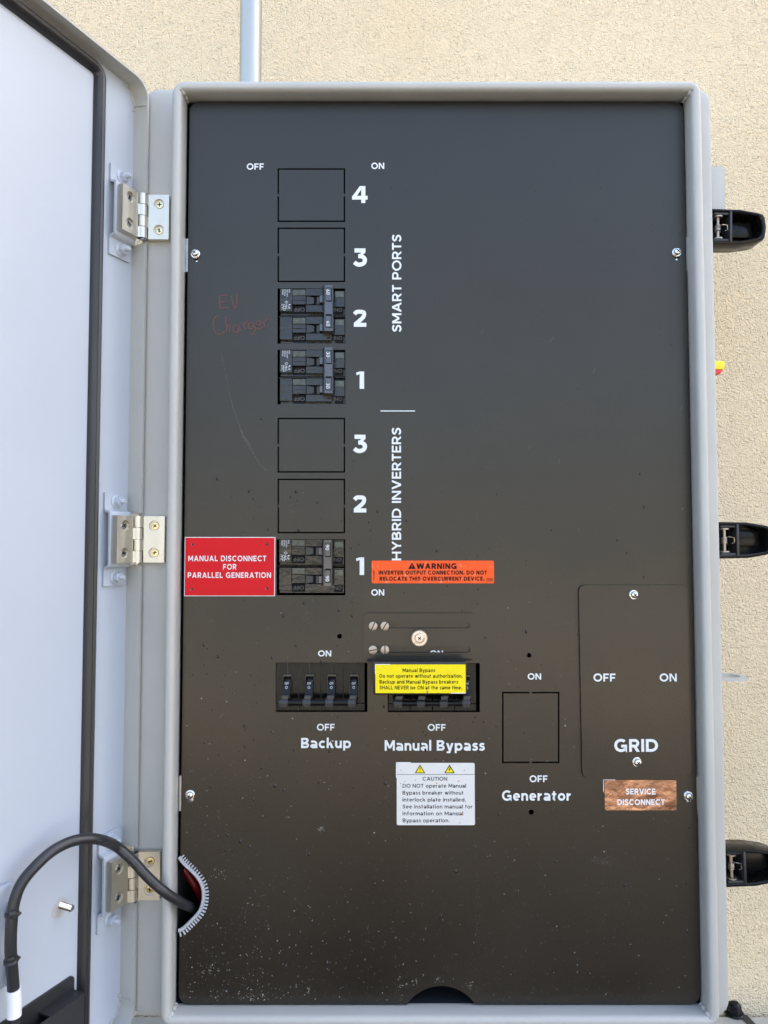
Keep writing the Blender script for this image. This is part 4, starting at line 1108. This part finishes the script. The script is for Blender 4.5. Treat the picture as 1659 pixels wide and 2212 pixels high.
# yellow label on the flap
yy = yfl-.0003
ys = sticker("yellow_label", "yellow Manual Bypass label stuck to the black flap of the interlock plate", "label", 811, 1435.4, 1006, 1497.3, yy, YELLOW, 1.2)
txt(ys, [("Manual Bypass", 869.5, 1451.8, 939.8, 8.0), ("Do not operate without authorization.", 819.8, 1464.1, 999.3, 8.0), ("Backup and Manual Bypass breakers", 819.8, 1476.8, 989.7, 8.0), ("SHALL NEVER be ON at the same time.", 819.8, 1489.2, 998, 8.0)], INK, yy-.0001, w=.185)
b = MB(); b.pxr(810.6, 1434.6, 843, 1435.8, yy-.00005, yy+.0001); b.pxr(810.3, 1435.8, 811.4, 1456, yy-.00005, yy+.0001); b.pxr(974, 1496.7, 1006, 1498, yy-.00005, yy+.0001); pieces(b, "peeled_corner", SLEEVE, ys, smooth=0)
b = MB(); pp = PX(923, 1494, yy); dome(b, pp.x, pp.z, .0011, .0004, y=yy); pieces(b, "rust_spot", RUST, ys)

# white caution label
yc = -.00045
cs = sticker("caution_label", "white CAUTION label with two yellow triangles, below the words Manual Bypass", "label", 857, 1648, 1026, 1782.5, yc, PALE, 3.5, .0003)
txt(cs, [("CAUTION", 913, 1686.3, 966, 8.2), ("DO NOT operate Manual", 869.7, 1701.5, 1006.8, 8.2), ("Bypass breaker without", 869.7, 1716.5, 1001.3, 8.2), ("interlock plate installed.", 869.7, 1731.5, 1006, 8.2), ("See installation manual for", 869.7, 1746.4, 1021, 8.2), ("information on Manual", 869.7, 1761.3, 1000.5, 8.2), ("Bypass operation.", 870, 1776.3, 970.8, 8.2)], INK, yc-.0001, w=.165)
b = MB(); b.pxr(857.3, 1672.6, 1025.6, 1673.4, yc-.0001, yc)
for c0 in (907.3, 971): tri(b, c0-11.3, c0+11.3, 1651.4, 1670.2, yc-.0001)
b.build("printed_line", INK, cs, smooth=0)
b = MB()
for c0 in (907.3, 971): tri(b, c0-8.4, c0+8.4, 1655.3, 1668.6, yc-.0002)
pieces(b, "hazard_triangle", YELLOW, cs, smooth=0)
b = MB()
b.px([(906.4, 1658.5), (908.3, 1658.5), (907.8, 1664.4), (906.9, 1664.4)], yc-.0003, yc-.00025); b.pxr(906.6, 1665.3, 908.1, 1666.8, yc-.0003, yc-.00025)
b.px([(971.8, 1657.6), (968.6, 1663), (970.6, 1662.6), (969.6, 1667.2), (973.6, 1661.2), (971.6, 1661.6), (973.2, 1658)], yc-.0003, yc-.00025)
b.build("hazard_mark", INK, cs, smooth=0)
b = MB(); b.pxr(855.4, 1646.6, 887, 1648, yc+.0001, yc+.0003); b.pxr(855.4, 1648, 857, 1680, yc+.0001, yc+.0003); pieces(b, "peeled_corner", SLEEVE, cs, smooth=0)
b = MB()
for u, v, r_ in ((943.5, 1692, .0008), (991, 1687, .0007), (947, 1719.3, .0005), (966, 1674, .0005), (998, 1759.5, .0009)):
    pp = PX(u, v, yc); dome(b, pp.x, pp.z, r_, .0003, y=yc)
pieces(b, "rust_spot", RUST, cs)
b = MB()
for u, v in ((897.5, 1685), (874, 1687.5), (865.5, 1693), (866, 1664), (1003, 1664), (988, 1756), (993, 1777.5)):
    pp = PX(u, v, yc); dome(b, pp.x, pp.z, .0004, .0002, y=yc)
pieces(b, "dirt_spot", DROP_AND_SLOT, cs)

# red-brown reflective service label
yv = -.00045
sv = sticker("service_label", "shiny red-brown SERVICE DISCONNECT label below the GRID cover plate", "label", 1305.6, 1685, 1461.8, 1750.4, yv, COPPER, 3.5)
txt(sv, [("SERVICE", 1352, 1716, 1416, 12.4), ("DISCONNECT", 1333.6, 1739, 1436, 12.4)], SLEEVE, yv-.0001, w=.21)
b = MB(); b.pxr(1303, 1684, 1329, 1685.2, yv+.0001, yv+.0003); b.pxr(1303, 1685.2, 1304.4, 1711, yv+.0001, yv+.0003); pieces(b, "peeled_corner", SLEEVE, sv, smooth=0)

# ------------------------------------------------------------------ cable, ties, edge trim
def dw(u, v, n): return DM @ DR(u, v, n)
cp = [dw(29, 2290, N0+.018), dw(30, 2212, N0+.018), dw(30.5, 2160, N0+.018), dw(26.5, 2100, N0+.018), dw(23, 2050, N0+.018), dw(24.5, 1999, N0+.018), dw(30, 1952, N0+.018), dw(45, 1911, N0+.019), dw(71, 1877, N0+.021),
      dw(107, 1843, N0+.023), dw(143, 1822, N0+.026), dw(179, 1812.5, N0+.030), dw(215, 1813.5, N0+.033), PX(250, 1827.5, -.036), PX(286, 1858.5, -.031), PX(322, 1897.5, -.0285), PX(358, 1928.5, -.0245), PX(390, 1949, -.0135), PX(408, 1958, .002), PX(425, 1966, .022), PX(440, 1990, .050)]
path = smooth_path(cp, 10)
cable = thing("cable", "thick black power cable arching from the door into the notch at the panel's left edge", "cable", cp[3])
b = MB(); b.tube(path, .0043, 20); b.build("jacket", CABLE, cable)
i0 = 12; 
b = MB(); seg_ = [p_ for p_ in path if p_.z < PX(30, 2128, -.1).z + 9][:0]
import bisect
zs0 = dw(30, 2130, N0+.018).z; zs1 = dw(30, 2196, N0+.018).z
sl = [p_ for p_ in path[:60] if zs1 <= p_.z <= zs0]
b.tube(sl, .0052, 20); b.build("marker_sleeve", SLEEVE, cable)
# embossed writing along the jacket
acc = [0.0]
for i in range(1, len(path)): acc.append(acc[-1]+(path[i]-path[i-1]).length)
def at(s_):
    i = min(max(bisect.bisect(acc, s_)-1, 0), len(path)-2); k_ = (s_-acc[i])/max(acc[i+1]-acc[i], 1e-9)
    return path[i].lerp(path[i+1], k_), (path[i+1]-path[i]).normalized()
b = MB(); s_ = acc[117]
for chx in "08  600  E209436  cRUus  135t  600V  VW-1  HFT":
    if chx != ' ':
        vs, fs = font_polys(chx, .0); c0, tg_ = at(s_); c1, _ = at(s_+.0008)
        vw = (Vector((0,-DIST,0))-c0).normalized(); up_ = vw.cross(tg_).normalized()
        if up_.z < 0: up_ = -up_
        nn_ = tg_.cross(up_).normalized()
        if nn_.dot(vw) < 0: nn_ = -nn_
        pts = []
        for vx, vy in vs:
            hgt = (vy-.75)*.0030       # below the middle of the jacket
            ang_ = hgt/.0043
            pts.append(c0 + tg_*(vx*.0030) + up_*(math.sin(ang_)*.00436) + nn_*(math.cos(ang_)*.00436))
        b.add(pts, fs)
    s_ += .0023 if chx != ' ' else .0012
b.build("embossed_text", mat("embossed jacket text", (0.085, 0.085, 0.09), 0.45), cable, smooth=0, merge=False)
# ties
def tie(v, label):
    z = dw(25, v, N0+.018).z
    c0 = min(path[:90], key=lambda p_: abs(p_.z-z)); i = path.index(c0); tg_ = (path[i+1]-path[i-1]).normalized()
    t = thing("cable_tie", label, "cable tie", c0, "black ties on the cable")
    b = MB(); a_ = Vector((1,0,0)) - tg_*tg_.x; a_.normalize(); bb = tg_.cross(a_)
    for k_ in (-1, 0, 1):
        b.tube([c0+tg_*(k_*.0008)+(a_*math.cos(6.283*j/28)+bb*math.sin(6.283*j/28))*.0047 for j in range(28)], .00065, 6, closed=True)
    b.build("strap", TOGGLE, t)
    vw = (Vector((0,-DIST,0))-c0).normalized(); h_ = c0+vw*.0056
    sx = tg_.cross(vw).normalized(); M = Matrix((( sx.x, vw.x, tg_.x, h_.x), (sx.y, vw.y, tg_.y, h_.y), (sx.z, vw.z, tg_.z, h_.z), (0,0,0,1)))
    b = MB(); b.box((-.0022, -.0012, -.0020), (.0022, .0012, .0020), M, bev=.0004)
    b.box((.0020, -.0004, -.0010), (.0062, .0004, .0010), M); b.build("head", TOGGLE, t)
tie(1977, "black cable tie round the cable, the upper one near the top of the straight run")
tie(2072, "black cable tie round the cable, just above the white sleeve")
# castellated edge trim round the notch
tp = smooth_path([(p_[0], 0, p_[1]) for p_ in lft], 6)
tr = thing("edge_trim", "grey toothed plastic edge trim round the cable notch in the black panel", "trim", tp[30])
b = MB()
acc2 = [0]
for i in range(1, len(tp)): acc2.append(acc2[-1]+(tp[i]-tp[i-1]).length)
b.tube([p_+Vector((0, -.0002, 0)) for p_ in tp], .0017, 10)
b.build("spine", TRIM, tr)
b = MB(); nt_ = 31
for k_ in range(nt_):
    s_ = acc2[-1]*(k_+.5)/nt_; i = min(bisect.bisect(acc2, s_)-1, len(tp)-2); c0 = tp[i].lerp(tp[i+1], (s_-acc2[i])/max(acc2[i+1]-acc2[i],1e-9)); tg_ = (tp[i+1]-tp[i]).normalized()
    nn_ = Vector((0,1,0)).cross(tg_).normalized()
    if nn_.x < 0: nn_ = -nn_      # teeth lie on the panel side
    M = Matrix(((nn_.x, 0, tg_.x, c0.x), (nn_.y, 1, tg_.y, c0.y), (nn_.z, 0, tg_.z, c0.z), (0,0,0,1)))
    b.box((.0012, -.0024, -.0006), (.0050, -.0004, .0006), M, bev=.0003, seg=1)
pieces(b, "tooth", TRIM, tr, smooth=30)
b = MB(); rw = [PX(384, 1858, .026), PX(394, 1872, .026), PX(409, 1893, .027), PX(424, 1916, .028), PX(436, 1940, .034), PX(448, 1990, .06)]
b.tube(smooth_path(rw, 8), .0038, 14)
tag(b.build("red_wire", REDWIRE, origin=rw[2]), "thick red wire seen inside the toothed cable notch", "wire")

# ------------------------------------------------------------------ black document pocket on the door
k0 = DR(157.5, 2103, N0); 
pk = thing("document_pocket", "black metal pocket on the door at the lower left corner", "pocket", DM @ Vector((k0.x+.1, N0, k0.z-.12)))
b = MB(); xz = rrect(k0.x, k0.x+.26, k0.z-.20, k0.z, .0045, 5); b.loops([(xz, N0+.0002), (xz, N0+.0020)], M=DM, capends=True); b.build("back", TOGGLE, pk, smooth=30)
kt = DR(155, 2134, N0+.014)
b = MB()
s0, s1, zt1 = k0.x+.0022, k0.x+.255, k0.z-.0105
b.box((s0, N0+.0150, k0.z-.2), (s1, N0+.0166, zt1), M=DM, bev=.0006)          # front
b.box((s0, N0+.0021, k0.z-.2), (s0+.0016, N0+.0149, zt1), M=DM)               # side
b.box((s0+.0017, N0+.0021, zt1-.0018), (s0+.0330, N0+.0149, zt1-.0002), M=DM)   # closed part of the top
b.box((s0+.0017, N0+.0021, k0.z-.2), (s1, N0+.0149, k0.z-.198), M=DM)
b.build("front", TOGGLE, pk, smooth=30)

# ------------------------------------------------------------------ box below at the right, with a black bolt and a seam
wl = PX(1640, 2188, .20)
jb = thing("junction_box", "long grey metal box below the cabinet, with a dark bolt at its right end", "box", (wl.x, .12, wl.z-.25))
zt2 = wl.z
sA = None
def onplane(u, v, z):
    d = ray(u, v); t_ = z/d.z; return Vector((0, -DIST, 0))+d*t_
q0 = onplane(1593, 2176, zt2+.0015); q1 = onplane(1626.5, 2212, zt2+.0015)
b = MB(); b.box((-.42, .02, zt2-.3), (.62, .195, zt2), bev=.003); jbody = b.build("body", GREY, jb)
d_ = (q1-q0).normalized(); n_ = Vector((-d_.y, d_.x, 0))*.0042
b = MB(); e0 = Vector((q0.x, min(q0.y, .194), 0)); e1 = q1+d_*.05
P = [(e0.x-n_.x, e0.y-n_.y), (e1.x-n_.x, e1.y-n_.y), (e1.x+n_.x, e1.y+n_.y), (e0.x+n_.x, e0.y+n_.y)]
b.add([(x, y, zt2+.0002) for x, y in P]+[(x, y, zt2+.0016) for x, y in P], [(0,1,2,3),(7,6,5,4)]+[(i, i+4, (i+1) % 4+4, (i+1) % 4) for i in range(4)])
b.build("seal", RUBBER, jb)
q2 = onplane(1585.5, 2190, zt2)
b = MB(); b.lathe((q2.x, q2.y, zt2+.0001), (0,0,1), [(.0108, 0), (.0112, .0012), (.0100, .0030)], n=28); b.cyl((q2.x, q2.y, zt2+.0030), (q2.x, q2.y, zt2+.0115), .0092, .0078, n=6); b.lathe((q2.x, q2.y, zt2+.0114), (0,0,1), [(.0070, 0), (.0052, .0022), (.001, .003)], n=20)
b.build("bolt", GLOSSB, jb, smooth=25)
